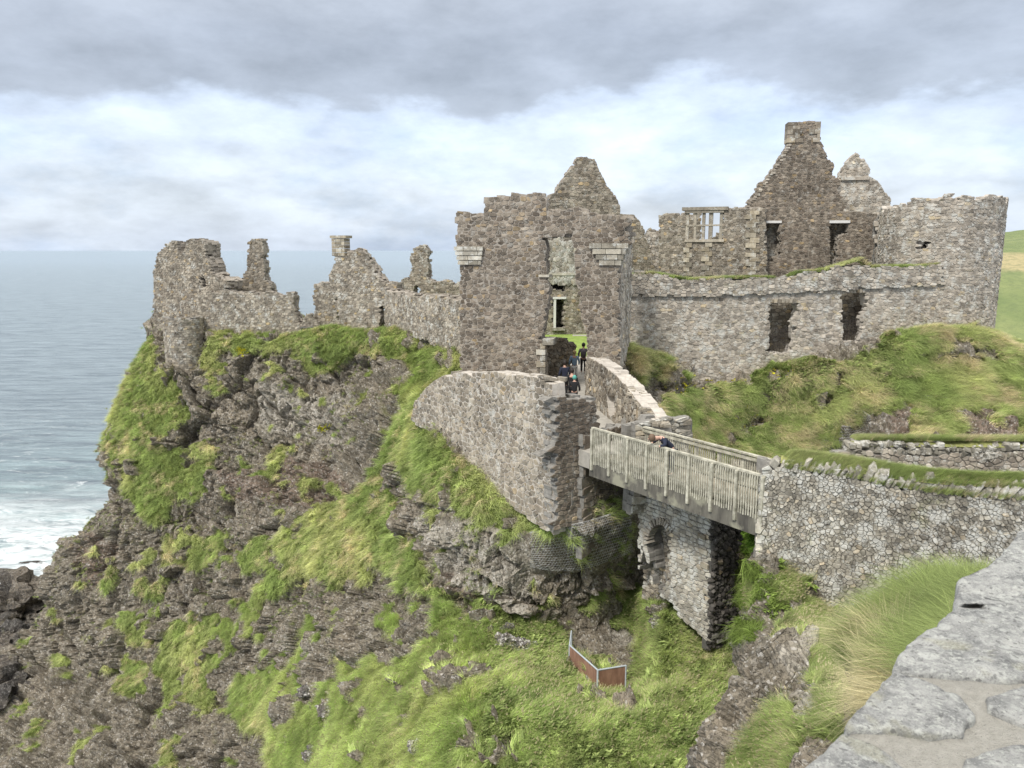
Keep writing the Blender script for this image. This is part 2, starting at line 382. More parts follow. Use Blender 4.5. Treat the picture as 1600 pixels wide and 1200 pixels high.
# ---- castle crag, with the gully below it
cx = [300, 370, 440, 500, 560, 620, 680, 740, 800, 860, 920, 990, 1040, 1090, 1140, 1190, 1250]
rowsY = [
 # (sil x, y, Y), then (y, Y) for each cx
 ((243, 527, 60), [(528,58),(525,57),(528,56),(520,55),(523,54),(522,52),(530,49),(590,41),(640,37),(680,34),(700,32),(760,33),(790,37),(795,37),(800,37),(800,36),(800,35)]),
 ((205, 577, 59.5), [(585,56.5),(575,56),(575,55),(575,54),(580,52.5),(585,50),(600,45),(682,35),(747,32),(788,29.4),(814,28),(785,30),(812,33),(812,33),(812,32),(812,30),(812,29)]),
 ((176, 650, 58.5), [(650,55),(650,54),(650,53),(650,51.5),(650,49.5),(655,44.5),(662,36.5),(735,32.4),(780,30.8),(818,28.8),(840,28),(830,30.5),(835,31),(835,30.3),(835,29.3),(835,28.2),(835,27)]),
 ((167, 710, 57.5), [(715,54),(715,53),(715,51),(715,49),(720,46),(725,40.5),(735,34),(775,31.3),(815,30),(855,28.8),(880,29),(880,31.4),(870,30.5),(870,29.7),(870,28.7),(870,27.6),(870,26.5)]),
 ((172, 765, 56.5), [(780,53),(780,51.5),(780,49),(780,46.5),(785,43),(790,38.5),(800,33.5),(825,31),(855,30),(890,29.3),(920,30),(920,31.8),(900,29.8),(905,29.3),(905,28.1),(905,27),(905,26)]),
 ((135, 830, 56), [(850,52),(850,50),(850,47),(850,44),(850,40.5),(855,36.5),(860,33),(870,31.1),(900,30.2),(930,30),(960,30.5),(962,31),(935,28.2),(940,27.9),(940,27.2),(940,26.4),(940,25.4)]),
 ((88, 900, 57), [(920,51),(920,48.5),(920,45.5),(920,42),(920,38.5),(920,35),(930,32),(940,30.5),(955,30),(975,30),(990,30),(1000,30.2),(975,26.8),(985,26.4),(985,26),(985,25.3),(985,24.4)]),
 ((72, 962, 57.5), [(990,49.5),(990,47),(990,43.5),(990,39.5),(990,36),(990,32.5),(1000,30),(1010,28.5),(1020,28),(1030,28),(1040,28.5),(1045,28),(1030,25.2),(1035,24.8),(1035,24.3),(1035,23.8),(1035,23)]),
 ((15, 1035, 58), [(1070,47.5),(1070,45),(1070,41),(1070,37),(1070,33),(1070,29.5),(1075,27),(1075,25.5),(1080,25),(1085,24.8),(1088,24.8),(1090,24.5),(1085,23),(1085,22.7),(1085,22.3),(1085,21.8),(1085,21.2)]),
 ((-60, 1120, 54), [(1140,45),(1140,42),(1140,38),(1140,34),(1140,30),(1140,27),(1140,24.5),(1140,23),(1140,22.3),(1140,22),(1140,21.7),(1140,21.3),(1140,20.7),(1140,20.4),(1140,20),(1140,19.5),(1140,19)]),
 ((-150, 1210, 50), [(1215,42.5),(1215,39),(1215,35),(1215,31),(1215,27),(1215,24.5),(1215,22.3),(1215,21),(1215,20.3),(1215,20),(1215,19.6),(1215,19.1),(1215,18.6),(1215,18.2),(1215,17.8),(1215,17.4),(1215,17)]),
 ((-260, 1340, 45), [(1340,37),(1340,34),(1340,30),(1340,27),(1340,24),(1340,21.5),(1340,19.5),(1340,18.5),(1340,18),(1340,17.5),(1340,17.2),(1340,16.8),(1340,16.2),(1340,16),(1340,15.7),(1340,15.5),(1340,15.2)]),
]
rows = []
for (sx, sy, sY), rest in rowsY:
    mx = (sx + 300) / 2; my = (sy + rest[0][0]) / 2; mY = (sY + rest[0][1]) / 2 - 1.0
    rows.append([(sx + 95, sy + 10, sY + 24), (sx + 28, sy + 2, sY + 9), (sx + 4, sy, sY + 2.2), (sx, sy, sY), (mx, my, mY)] + [(cx[i], y, Y) for i, (y, Y) in enumerate(rest)])
# the flat castle ground behind the top edge
back = [(q[0], q[1], q[2]) for q in rows[0]]
top = []
for (a, b_, c) in back:
    v = P(a, b_, c); top.append(v)
raw = [[(v.x * 1.35 - 1, v.y + 22, v.z - 1.2) for v in top], [(v.x * 1.08, v.y + 5, v.z - .2) for v in top]] + [[tuple(P(*q)) for q in r] for r in rows]
G_CRAG = [
 [(240,520),(262,600),(300,640),(250,690),(200,690),(160,700),(150,640),(190,570)],
 [(320,512),(450,505),(560,505),(690,510),(715,560),(690,620),(640,680),(600,740),(570,745),(590,690),(640,630),(650,585),(600,560),(540,560),(480,575),(430,545),(350,542),(335,590),(312,570)],
 [(180,700),(260,690),(340,695),(330,770),(270,780),(235,830),(205,780),(180,740)],
 [(590,740),(620,800),(600,850),(560,905),(470,905),(400,945),(385,870),(470,820),(540,770)],
 [(355,830),(330,880),(240,900),(270,830)],
 [(190,960),(250,950),(240,1000),(200,990)], [(270,965),(350,960),(350,1010),(320,1060),(320,1110),(260,1110),(255,1040)],
 [(190,1010),(240,1040),(230,1080),(185,1080)], [(400,1050),(480,1035),(480,1080),(420,1130),(345,1120),(350,1080)],
 [(385,950),(425,960),(415,990),(380,985)], [(220,900),(250,910),(245,940),(212,935)],
 [(650,600),(700,690),(790,760),(870,800),(880,830),(790,830),(740,800),(680,790),(640,740),(605,700),(620,640)],
 [(585,840),(650,835),(680,910),(735,940),(720,930),(640,915),(590,900)], [(800,810),(870,800),(870,830),(800,850)],
 [(390,1230),(440,1140),(490,1100),(540,1040),(620,1030),(700,1020),(760,930),(800,990),(890,1000),(930,1080),(985,1080),(1005,1000),(1010,920),(1050,905),(1100,960),(1200,970),(1260,1000),(1260,1400),(300,1400)],
 [(1150,930),(1200,850),(1215,960),(1160,960)], [(1160,830),(1190,830),(1185,880),(1160,870)],
 [(700,930),(760,1000),(700,1040),(640,1030)],
]
PALE = [[(640,800),(760,810),(835,840),(830,950),(790,960),(720,900),(680,850)], [(430,1010),(510,1010),(500,1030),(440,1030)], [(940,920),(1000,900),(1040,1000),(960,1010)],
        [(400,600),(560,620),(560,700),(420,680)]]
RED = [[(700,880),(790,950),(820,970),(740,940)], [(350,730),(520,730),(560,790),(480,800),(380,780)], [(120,850),(180,850),(150,930)], [(1130,820),(1200,830),(1200,940),(1150,990)]]
CRAG = patch("crag_ground", None or raw, 820, 600, G_CRAG, 1.0, PALE, RED, raw=1, seed=0,
             calm=[[(800,800),(1010,760),(1010,900),(830,900)], [(860,930),(1010,900),(1010,1060),(880,1040)]])

# ---- slope under the long wall on the right
r5 = [
 [(950,560,52),(1050,560,53),(1120,560,53),(1200,560,54),(1280,560,54),(1360,550,54),(1440,540,54),(1520,540,54),(1600,548,53),(1760,560,52),(2000,575,52)],
 [(950,548,42.5),(1050,578,44),(1120,606,45),(1200,590,45.4),(1280,570,45.4),(1360,552,45.6),(1440,523,46),(1520,523,46),(1600,560,45),(1760,590,45),(2000,610,45)],
 [(950,600,38.5),(1050,625,42),(1120,640,43.5),(1200,640,44),(1280,615,44),(1360,605,44),(1440,575,44.6),(1520,572,44.5),(1600,600,43.8),(1760,625,43),(2000,650,43)],
 [(950,660,36.5),(1050,680,40.5),(1120,690,42),(1200,690,42.5),(1280,665,42.7),(1360,655,42.2),(1440,640,42.2),(1520,630,42),(1600,650,41.5),(1760,680,41),(2000,700,41)],
 [(950,730,36),(1050,740,39),(1120,750,40.5),(1200,750,41),(1280,725,41.2),(1360,705,40),(1440,700,39.5),(1520,700,39),(1600,710,38.5),(1760,740,38),(2000,760,38)],
 [(950,830,36),(1050,835,37.5),(1120,840,38.5),(1200,840,39),(1280,820,39),(1360,800,38),(1440,800,37.5),(1520,800,37),(1600,810,36.5),(1760,830,36),(2000,850,36)],
 [(950,960,35),(1050,960,36),(1120,960,36.5),(1200,960,37),(1280,950,37),(1360,940,36),(1440,940,36),(1520,940,35),(1600,950,35),(1760,960,34),(2000,980,34)]]
G5 = [[(980,520),(1060,530),(1045,570),(1000,600),(975,560)], [(1020,640),(1060,610),(1130,600),(1240,560),(1300,590),(1400,540),(1440,515),(1560,520),(1640,560),(1700,650),(1600,690),(1560,640),(1480,650),(1400,640),(1330,660),(1280,690),(1200,720),(1000,700)],
      [(1420,660),(1500,650),(1480,700),(1420,700)]]
SLOPE = patch("hill_slope", r5, 300, 150, G5, .9, [], [[(1400,640),(1600,640),(1600,700),(1380,700)]], seed=3)

# ---- rocky ridge on the near side of the chasm
r3 = [
 [(1215,790,29),(1185,800,25),(1200,800,22.4),(1240,800,22),(1300,810,21.6),(1360,820,21.4),(1430,830,21.2),(1600,830,21)],
 [(1225,900,27),(1190,880,24),(1200,862,21.4),(1245,902,20.9),(1290,950,20.5),(1335,1012,19.9),(1400,1000,19.3),(1600,960,18.8)],
 [(1240,960,26),(1195,940,22.5),(1200,918,20.2),(1245,948,19.4),(1290,990,18.8),(1335,1045,18),(1400,1040,17),(1600,980,16)],
 [(1240,1050,24),(1185,1020,21),(1190,988,18.8),(1240,998,17.4),(1290,1022,16.6),(1345,1068,15.6),(1410,1060,14.6),(1600,1040,13.5)],
 [(1215,1150,22),(1160,1110,19),(1168,1062,17.2),(1228,1066,15.5),(1290,1072,14),(1350,1090,12.8),(1420,1100,11.8),(1600,1100,11)],
 [(1200,1240,20),(1142,1190,17),(1152,1140,15.6),(1216,1140,14),(1290,1142,12.3),(1350,1150,11.3),(1420,1160,10.3),(1600,1160,9)],
 [(1190,1300,18),(1132,1260,16),(1142,1215,14.6),(1208,1215,12.6),(1280,1215,11),(1345,1220,10),(1420,1230,9),(1600,1230,7.5)],
 [(1170,1420,15),(1112,1400,14),(1122,1350,12.6),(1195,1350,11),(1270,1350,9.4),(1340,1350,8.4),(1420,1350,7.5),(1600,1350,6)]]
G3 = [[(1240,930),(1290,955),(1325,1010),(1332,1050),(1312,1100),(1290,1140),(1275,1090),(1270,1020),(1245,1010),(1225,1040),(1215,1010),(1235,950)],
      [(1190,1130),(1230,1110),(1262,1150),(1240,1240),(1170,1240)], [(1205,862),(1235,880),(1225,930),(1200,960),(1196,920)]]
RIDGE = patch("ridge_ground", r3, 230, 240, G3, .55, [[(1240,1050),(1270,1000),(1290,1080),(1250,1150)]], [], seed=6, wob=11)

# ---- grassy brow just below the parapet, with the ground the visitor stands on
r4 = [
 [(1340,1100,13),(1400,1080,12.6),(1430,1060,12.3),(1460,1050,12),(1520,1040,11.6),(1620,1040,11),(1800,1040,10.5)],
 [(1345,1060,10.6),(1388,1000,10.2),(1425,985,10),(1460,945,9.7),(1510,948,9.4),(1600,960,9),(1800,960,8.6)],
 [(1318,1095,9.2),(1380,1030,8.9),(1420,1030,8.6),(1460,1000,8.3),(1515,1000,7.9),(1600,1000,7.4),(1800,1000,7)],
 [(1306,1150,8.0),(1370,1100,7.6),(1410,1085,7.3),(1450,1065,7.0),(1510,1040,6.4),(1600,1030,6),(1800,1000,5.6)],
 [(1292,1190,7.2),(1360,1160,6.5),(1400,1145,6.1),(1440,1130,5.8),(1520,1110,5.2),(1600,1100,4.8),(1800,1080,4.4)],
 [(1285,1280,6.1),(1360,1260,5.4),(1400,1250,5),(1440,1240,4.7),(1520,1220,4.1),(1600,1210,3.7),(1800,1190,3.4)]]
BROW = patch("brow_ground", r4, 160, 130, [[(1335,1060),(1330,940),(1460,880),(1900,880),(1900,1300),(1560,1200),(1470,1075),(1425,1060),(1400,1085),(1365,1060)]], .45, seed=9, gamp=1.5)

# ---- hills far off on the right
hr = []
for Y, zz in ((95, -13), (110, -6), (125, -1), (150, 3.2), (185, 4.3), (230, 4), (400, -30)):
    hr.append([(x * (Y / 150) , Y + (x - 100) * .15, EYE + zz - max(0, (112 - x)) * .12 + .5 * math.sin(x * .1 + Y)) for x in (93, 100, 112, 130, 170, 240, 330)])
def hill_mat():
    m, nt, b = newmat("far_pasture"); t = NT(nt); p = t.pos()
    n = t.noise(p, .12, 5, .6); z = t.sep(p)[2] if False else None
    sx = t.new("ShaderNodeSeparateXYZ"); t.put(sx.inputs[0], p)
    band = t.math('ADD', sx.outputs[2], t.math('MULTIPLY', n, 2.0))
    c = t.mix(t.ramp(n, .35, .65), (.13, .17, .06), (.19, .22, .085))
    c = t.mix(t.math('MULTIPLY', t.ramp(band, 33.4, 33.9), t.ramp(band, 36.6, 36.2)), c, (.34, .29, .15))
    c = t.mix(t.ramp(t.noise(p, .9, 5, .7), .45, .62, 0, .45), c, (.09, .12, .05))
    t.put(b.inputs["Base Color"], c); b.inputs["Roughness"].default_value = .95
    t.put(b.inputs["Normal"], t.bump(t.noise(p, 1.2, 5, .7), .6, .5)); return m
HILL = patch("far_hill_ground", hr, 90, 70, [], .3, raw=1, grass_all=True, mat=hill_mat(), hits=False)

# ------------------------------------------------------------------ sea and sea floor
def sea_mat():
    m, nt, b = newmat("sea_water"); t = NT(nt); p = t.pos()
    sx = t.new("ShaderNodeSeparateXYZ"); t.put(sx.inputs[0], p)
    near = t.ramp(t.math('ADD', sx.outputs[1], t.math('MULTIPLY', t.math('ADD', sx.outputs[0], 34), -.35)), 78, 200, 1, 0)   # distance off the shore
    col = t.mix(t.math('POWER', near, 1.5), (.25, .305, .335), (.28, .40, .40))
    sw = t.noise(t.mapping(p, (.6, 1.6, 1), (0, 0, .25)), .11, 6, .62, .6)
    fm = t.noise(t.mapping(p, (.8, 1.5, 1), (0, 0, .3)), .35, 9, .72, 1.2)
    # surf by the rocks, streaks further out, rare white caps
    shore = t.ramp(t.math('ADD', sx.outputs[1], t.math('ADD', t.math('MULTIPLY', sw, 26), t.math('MULTIPLY', fm, 26))), 120, 142, 1, 0)
    foam = t.math('MULTIPLY', shore, t.ramp(fm, .34, .55))
    streak = t.math('MULTIPLY', t.ramp(t.math('ADD', sx.outputs[1], t.math('MULTIPLY', sw, 60)), 110, 230, 1, 0), t.ramp(fm, .55, .66, 0, .7))
    caps = t.ramp(t.noise(t.mapping(p, (.5, 1.8, 1), (0, 0, .2)), .22, 9, .75, .3), .69, .73, 0, .6)
    foam = t.math('MAXIMUM', t.math('MAXIMUM', foam, streak), caps)
    wv = t.noise(t.mapping(p, (.35, 2.2, 1), (0, 0, .18)), .16, 9, .7, .4)  # light and dark sides of the swell, put into the water colour
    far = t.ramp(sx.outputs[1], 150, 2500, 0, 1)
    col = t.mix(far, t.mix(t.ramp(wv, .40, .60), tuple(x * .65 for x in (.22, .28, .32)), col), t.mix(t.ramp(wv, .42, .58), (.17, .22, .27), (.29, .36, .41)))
    t.put(b.inputs["Base Color"], t.mix(foam, col, (.80, .84, .84)))
    t.put(b.inputs["Roughness"], t.math('ADD', t.math('MULTIPLY', foam, .5), .34))
    b.inputs["IOR"].default_value = 1.33
    h = t.math('ADD', t.math('MULTIPLY', t.noise(t.mapping(p, (.55, 1.7, 1), (0, 0, .22)), .30, 8, .68, .5), 1.0), t.math('MULTIPLY', fm, .35))
    t.put(b.inputs["Normal"], t.bump(h, .9, 1.7)); return m
def build_sea():
    r = [30]
    while r[-1] < 70000: r.append(r[-1] * (1.0085 if r[-1] < 900 else 1.09))
    r = np.array(r); a = np.radians(np.linspace(-75, 75, 340))
    R, A = np.meshgrid(r, a, indexing='ij'); x = R * np.sin(A); y = R * np.cos(A)
    p = np.stack([x, y, 0 * x], -1).reshape(-1, 3)
    q = p * np.array((.05, .14, 1)) @ np.array([[1, .22, 0], [-.22, 1, 0], [0, 0, 1]])
    h = fbm(q, 3, 77, .5, True) * .45 + fbm(q * 3, 3, 81) * .15
    h *= np.clip(1 - R.ravel() / 1200, 0, 1)
    p[:, 2] = h; nu, nv = len(a), len(r); idx = np.arange(nu * nv).reshape(nv, nu)
    f = np.stack([idx[:-1, :-1], idx[:-1, 1:], idx[1:, 1:], idx[1:, :-1]], -1).reshape(-1, 4)
    me = bpy.data.meshes.new("sea_water"); me.vertices.add(len(p)); me.vertices.foreach_set("co", p.ravel())
    me.loops.add(f.size); me.loops.foreach_set("vertex_index", f.ravel()); me.polygons.add(len(f)); me.polygons.foreach_set("loop_start", np.arange(0, f.size, 4))
    me.update(calc_edges=True); me.shade_smooth(); link_mesh("sea_water", me, None, sea_mat(), 'structure')
build_sea()

# shore rocks, tide pool and weed at the foot of the crag
def rock_blob(name, c, r, seed, mat, label=None, cat=None, parent=None, sub=5, amp=.3, group=None):
    bm = bmesh.new(); bmesh.ops.create_icosphere(bm, subdivisions=sub, radius=1)
    v = np.array([w.co[:] for w in bm.verts]); q = v * 1.3 + seed * 3.7
    f1, e1 = facets(q * 1.1, seed); f2, _ = facets(q * 3.2, seed + 3); 
    d = 1 + amp * (.7 * f1 + .3 * f2 + .5 * fbm(q, 4, seed) - .4 * np.clip(1 - e1 / .12, 0, 1))
    v = v * d[:, None] * np.array(r)
    for w, co in zip(bm.verts, v): w.co = co
    me = bpy.data.meshes.new(name); bm.to_mesh(me); bm.free()
    at_ = me.attributes.new("tone", 'FLOAT_COLOR', 'POINT'); at_.data.foreach_set("color", np.tile(np.array((0, 0, 0, 1), dtype=np.float32), len(me.vertices)))
    o = link_mesh(name, me, parent, mat); o.location = c
    return setp(o, label, cat, group)
def g(px, py, z=0.0):
    d = ray(px, py); s = (z - EYE) / d[2]; return Vector((d[0] * s, d[1] * s, z))
def build_shore():
    specs = [((35, 960), (5.2, 4.2, 3.6), "largest dark sea rock at the left edge, humped beside the surf"),
             ((2, 1028), (3.6, 3, 2.6), "dark rock at the left edge just below the green tide pool"),
             ((-30, 1110), (6.5, 5, 3.6), "broad dark rock shelf at the left edge over a black hollow"),
             ((25, 1170), (2.6, 2, 1.4), "low wet rock at bottom left among yellow weed"),
             ((88, 905), (1.0, .7, .5), "small black rock awash in foam nearest the cliff foot"),
             ((55, 882), (1.6, .5, .35), "flat black rock awash in the surf, farthest out"),
             ((72, 990), (1.6, 1.5, 1.3), "small boulder between tide pool and cliff foot")]
    for i, ((x, y), r, lab) in enumerate(specs):
        c = g(x, y, .1 * r[2]); rock_blob("sea_rock", c, r, 20 + i, M_SHORE, lab, "rock")
    m, nt, b = newmat("tide_pool_weed"); t = NT(nt); p = t.pos(); n = t.noise(p, .8, 6, .65)
    t.put(b.inputs["Base Color"], t.mix(t.ramp(n, .4, .6), (.24, .30, .07), (.30, .24, .09))); b.inputs["Roughness"].default_value = .35
    t.put(b.inputs["Normal"], t.bump(n, .3, .1))
    rows_ = [[(*g(x, y, .45)[:2], .45 + .12 * math.sin(x * .1 + y)) for x in (-120, -40, 20, 60, 110, 180)] for y in (930, 960, 985, 1010, 1050, 1100, 1160, 1230, 1320)]
    patch("tidal_flat_ground", rows_, 60, 60, [], .35, raw=1, grass_all=True, mat=m, hits=False)
build_shore()

BVH = BVHTree.FromPolygons([tuple(v) for v in np.concatenate(BVH_V)], [tuple(int(i) for i in f) for f in np.concatenate(BVH_F)])
def hit(px, py):
    d = Vector(ray(px, py)).normalized(); loc, n, i, dist = BVH.ray_cast(Vector((0, 0, EYE)), d)
    return loc, n
def ground_z(x, y, zfrom=EYE + 3):
    loc, n, i, dist = BVH.ray_cast(Vector((x, y, zfrom)), Vector((0, 0, -1)))
    return loc.z if loc else None
# ------------------------------------------------------------------ masonry
def clip(poly, nx, ny, c):
    out = []; n = len(poly)
    for i in range(n):
        a = poly[i]; b = poly[(i + 1) % n]
        da = a[0] * nx + a[1] * ny - c; db = b[0] * nx + b[1] * ny - c
        if da <= 0: out.append(a)
        if (da < 0 < db) or (db < 0 < da):
            t = da / (da - db); out.append((a[0] + (b[0] - a[0]) * t, a[1] + (b[1] - a[1]) * t))
    return out
def stone_cells(u0, u1, z0, z1, w, h, rg, jit=.34, vary=.35, inside=None, wavy=.0):
    """irregular rubble pattern: a loose brick bond turned into voronoi cells"""
    k = h / w; rows_ = []; z = z0 - h; j = 0
    while z < z1 + h:
        hh = h * rg.uniform(1 - vary, 1 + vary); r = []; u = u0 - w * rg.uniform(.5, 1.5)
        while u < u1 + w:
            ww = w * rg.uniform(1 - vary * 1.2, 1 + vary * 1.4)
            r.append(((u + ww / 2 + rg.uniform(-jit, jit) * w * .5), z + hh / 2 + rg.uniform(-jit, jit) * h + wavy * math.sin(u * .9), rg.uniform(-1, 1) * vary * h * h * .35))
            u += ww
        rows_.append(r); z += hh; j += 1
    cells = []
    for j, r in enumerate(rows_):
        near = [q for jj in range(max(0, j - 2), min(len(rows_), j + 3)) for q in rows_[jj]]
        near.sort(); us = [q[0] for q in near]
        import bisect
        for s in r:
            if inside and not inside(s[0], s[1]): continue
            x, y = s[0] * k, s[1]
            poly = [(x - h * 1.7, y - h * 1.7), (x + h * 1.7, y - h * 1.7), (x + h * 1.7, y + h * 1.7), (x - h * 1.7, y + h * 1.7)]
            i0 = bisect.bisect_left(us, s[0] - 3.2 * w); i1 = bisect.bisect_right(us, s[0] + 3.2 * w)
            for q in near[i0:i1]:
                if q is s: continue
                dx = q[0] * k - x; dy = q[1] - y; d2 = dx * dx + dy * dy
                if d2 > 12 * h * h or d2 < 1e-9: continue
                c = (q[0] * k) ** 2 + q[1] ** 2 - x * x - y * y
                c = (c - (q[2] - s[2])) / 2
                poly = clip(poly, dx, dy, c)
                if len(poly) < 3: break
            if len(poly) < 3: continue
            cells.append(((s[0], s[1]), [(a / k, b) for a, b in poly]))
    return cells
def poly_area(p):
    return .5 * abs(sum(p[i][0] * p[(i + 1) % len(p)][1] - p[(i + 1) % len(p)][0] * p[i][1] for i in range(len(p))))
def one_stone(poly, mp, d_in, d_out, gap, rg, chamfer=True, lump=.03, face=1):
    """prism with a rounded, pillowed face; face=1 looks outwards, -1 inwards"""
    n = len(poly); cx_ = sum(p[0] for p in poly) / n; cy_ = sum(p[1] for p in poly) / n
    pts = []
    for i in range(n):
        a = poly[i]; b = poly[(i + 1) % n]; L = math.hypot(b[0] - a[0], b[1] - a[1])
        if L < gap * .8: 
            if not pts or L > 1e-4: pts.append(((a[0] + b[0]) / 2, (a[1] + b[1]) / 2))
            continue
        if chamfer: pts.append((a[0] + (b[0] - a[0]) * .16, a[1] + (b[1] - a[1]) * .16)); pts.append((a[0] + (b[0] - a[0]) * .84, a[1] + (b[1] - a[1]) * .84))
        else: pts.append(a)
    if len(pts) < 3: return None
    ins = []
    for p in pts:
        dx, dy = p[0] - cx_, p[1] - cy_; r = math.hypot(dx, dy) + 1e-9; s = max(.35, 1 - gap / r); ins.append((cx_ + dx * s, cy_ + dy * s))
    m = len(ins); tx, ty = rg.uniform(-.12, .12), rg.uniform(-.12, .12); o = d_out + rg.uniform(-.6, 1.0) * lump
    V = [mp(p[0], p[1], d_in) for p in ins]
    V += [mp(p[0], p[1], d_out - lump * .9 * face + rg.uniform(-.2, .2) * lump) for p in ins]
    V += [mp(cx_ + (p[0] - cx_) * .84, cy_ + (p[1] - cy_) * .84, (o + (p[0] - cx_) * tx + (p[1] - cy_) * ty + rg.uniform(-.25, .25) * lump)) for p in ins]
    F = [(i, (i + 1) % m, m + (i + 1) % m, m + i) for i in range(m)] + [(m + i, m + (i + 1) % m, 2 * m + (i + 1) % m, 2 * m + i) for i in range(m)] + [tuple(range(2 * m, 3 * m))]
    if face < 0: F = [f[::-1] for f in F]
    return V, F
N_PARTS = [0]
def masonry(root, mp, inside, ext, w, h, thick, mat, mortar, seed=1, gap=.010, lump=.022, parts=0, layers=2, chamfer=True, jit=.34, vary=.35,
            tone=None, skin=None, back=True, minpx=9, core=True, quoin=None, wavy=0, trim=None, flush=-.004):
    """root gets children: stone (the largest, one object each), small_stones (the rest), wall_core (mortar)"""
    rg = random.Random(seed); u0, u1, z0, z1 = ext
    t1 = min(skin or .32, thick * .5)
    cells = stone_cells(u0, u1, z0, z1, w, h, rg, jit, vary, inside, wavy)
    stones = []; cv, cf = [], []
    def add_core(poly, da, db):
        n = len(poly); b = len(cv)
        cv.extend(mp(p[0], p[1], da) for p in poly); cv.extend(mp(p[0], p[1], db) for p in poly)
        cf.append(tuple(b + i for i in range(n))); cf.append(tuple(b + n + i for i in range(n))[::-1])
        cf.extend((b + (i + 1) % n, b + i, b + n + i, b + n + (i + 1) % n) for i in range(n))
    for (c, poly) in cells:
        if trim: poly = trim(c, poly, rg)
        if not poly: continue
        add_core(poly, -lump * .9 + flush, -t1)
        s = one_stone(poly, mp, -t1 + .01, 0, gap, rg, chamfer, lump)
        if not s: continue
        t = tone(c[0], c[1], rg) if tone else (rg.random(), rg.random(), rg.random())
        ctr = mp(c[0], c[1], 0); px_, py_ = proj(np.array([ctr]))
        dist = (Vector(ctr) - Vector((0, 0, EYE))).length
        size = FPX * math.sqrt(poly_area(poly)) / dist
        vis = -30 < px_[0] < 1630 and -30 < py_[0] < 1230
        stones.append((size if vis else 0, s, (*t, 1)))
    if layers > 1:
        nl = max(1, int(round((thick - t1) / .38)))
        for q in range(nl - 1):                 # inner leaves, only where a broken edge shows them
            da = -t1 - (thick - t1) * q / nl; db = -t1 - (thick - t1) * (q + 1) / nl
            for (c, poly) in stone_cells(u0, u1, z0, z1, w * 1.1, h * 1.05, rg, jit, vary, inside):
                e = .45
                if all(inside(c[0] + a, c[1] + b) for a, b in ((e, 0), (-e, 0), (0, e), (0, -e))): continue
                if trim: poly = trim(c, poly, rg)
                if not poly: continue
                add_core(poly, da + .015, db + .01)
                s = one_stone(poly, mp, da, db, gap * .9, rg, False, lump, -1)
                if s: stones.append((0, s, (rg.random(), rg.random(), rg.random(), 1)))
        t1 = thick - (thick - t1) / nl
        cells2 = stone_cells(u0, u1, z0, z1, w * 1.25, h * 1.15, rg, jit, vary, inside)
        for (c, poly) in cells2:
            if trim: poly = trim(c, poly, rg)
            if not poly: continue
            if back: add_core(poly, -t1 + .015, -thick + lump)
            else: add_core(poly, -t1 + .015, -thick)
            s = one_stone(poly, mp, -t1, -thick, gap * .9, rg, False, lump, -1)
            if s and back:
                t = tone(c[0], c[1], rg) if tone else (rg.random(), rg.random(), rg.random()); stones.append((0, s, (*t, 1)))
    stones.sort(key=lambda q: -q[0])
    bv, bf, bt = [], [], []
    for i, (size, (V, F), t) in enumerate(stones):
        if i < parts and size >= minpx:
            link_mesh("stone", mesh_of("stone", V, F, [t] * len(V)), root, mat); N_PARTS[0] += 1
        else:
            b = len(bv); bv += V; bf += [tuple(k + b for k in f) for f in F]; bt += [t] * len(V)
    if bv: link_mesh("small_stones", mesh_of("small_stones", bv, bf, bt), root, mat, 'stuff')
    if core: link_mesh("wall_core", mesh_of("wall_core", cv, cf), root, mortar)
class Plane:
    """vertical wall plane through two plan points, seen from its front"""
    def __init__(s, x0, y0, x1, y1, batter=0, zb=30):
        s.o = Vector((x0, y0, 0)); d = Vector((x1 - x0, y1 - y0, 0)); s.L = d.length; s.d = d.normalized()
        s.n = Vector((s.d.y, -s.d.x, 0)); s.batter = batter; s.zb = zb
    def uz(s, px, py):
        r = Vector(ray(px, py)); e = Vector((0, 0, EYE)); den = r.dot(s.n); t = (s.o - e).dot(s.n) / den; p = e + r * t
        return ((p - s.o).dot(s.d), p.z)
    def map(s, u, z, d):
        b = s.batter * max(0, s.zb - z)
        return (s.o.x + s.d.x * u + s.n.x * (d + b), s.o.y + s.d.y * u + s.n.y * (d + b), z)
def pl_px(xa, Ya, xb, Yb, z=-5, **k):
    return Plane(X_at(xa, Ya, z), Ya, X_at(xb, Yb, z), Yb, **k)
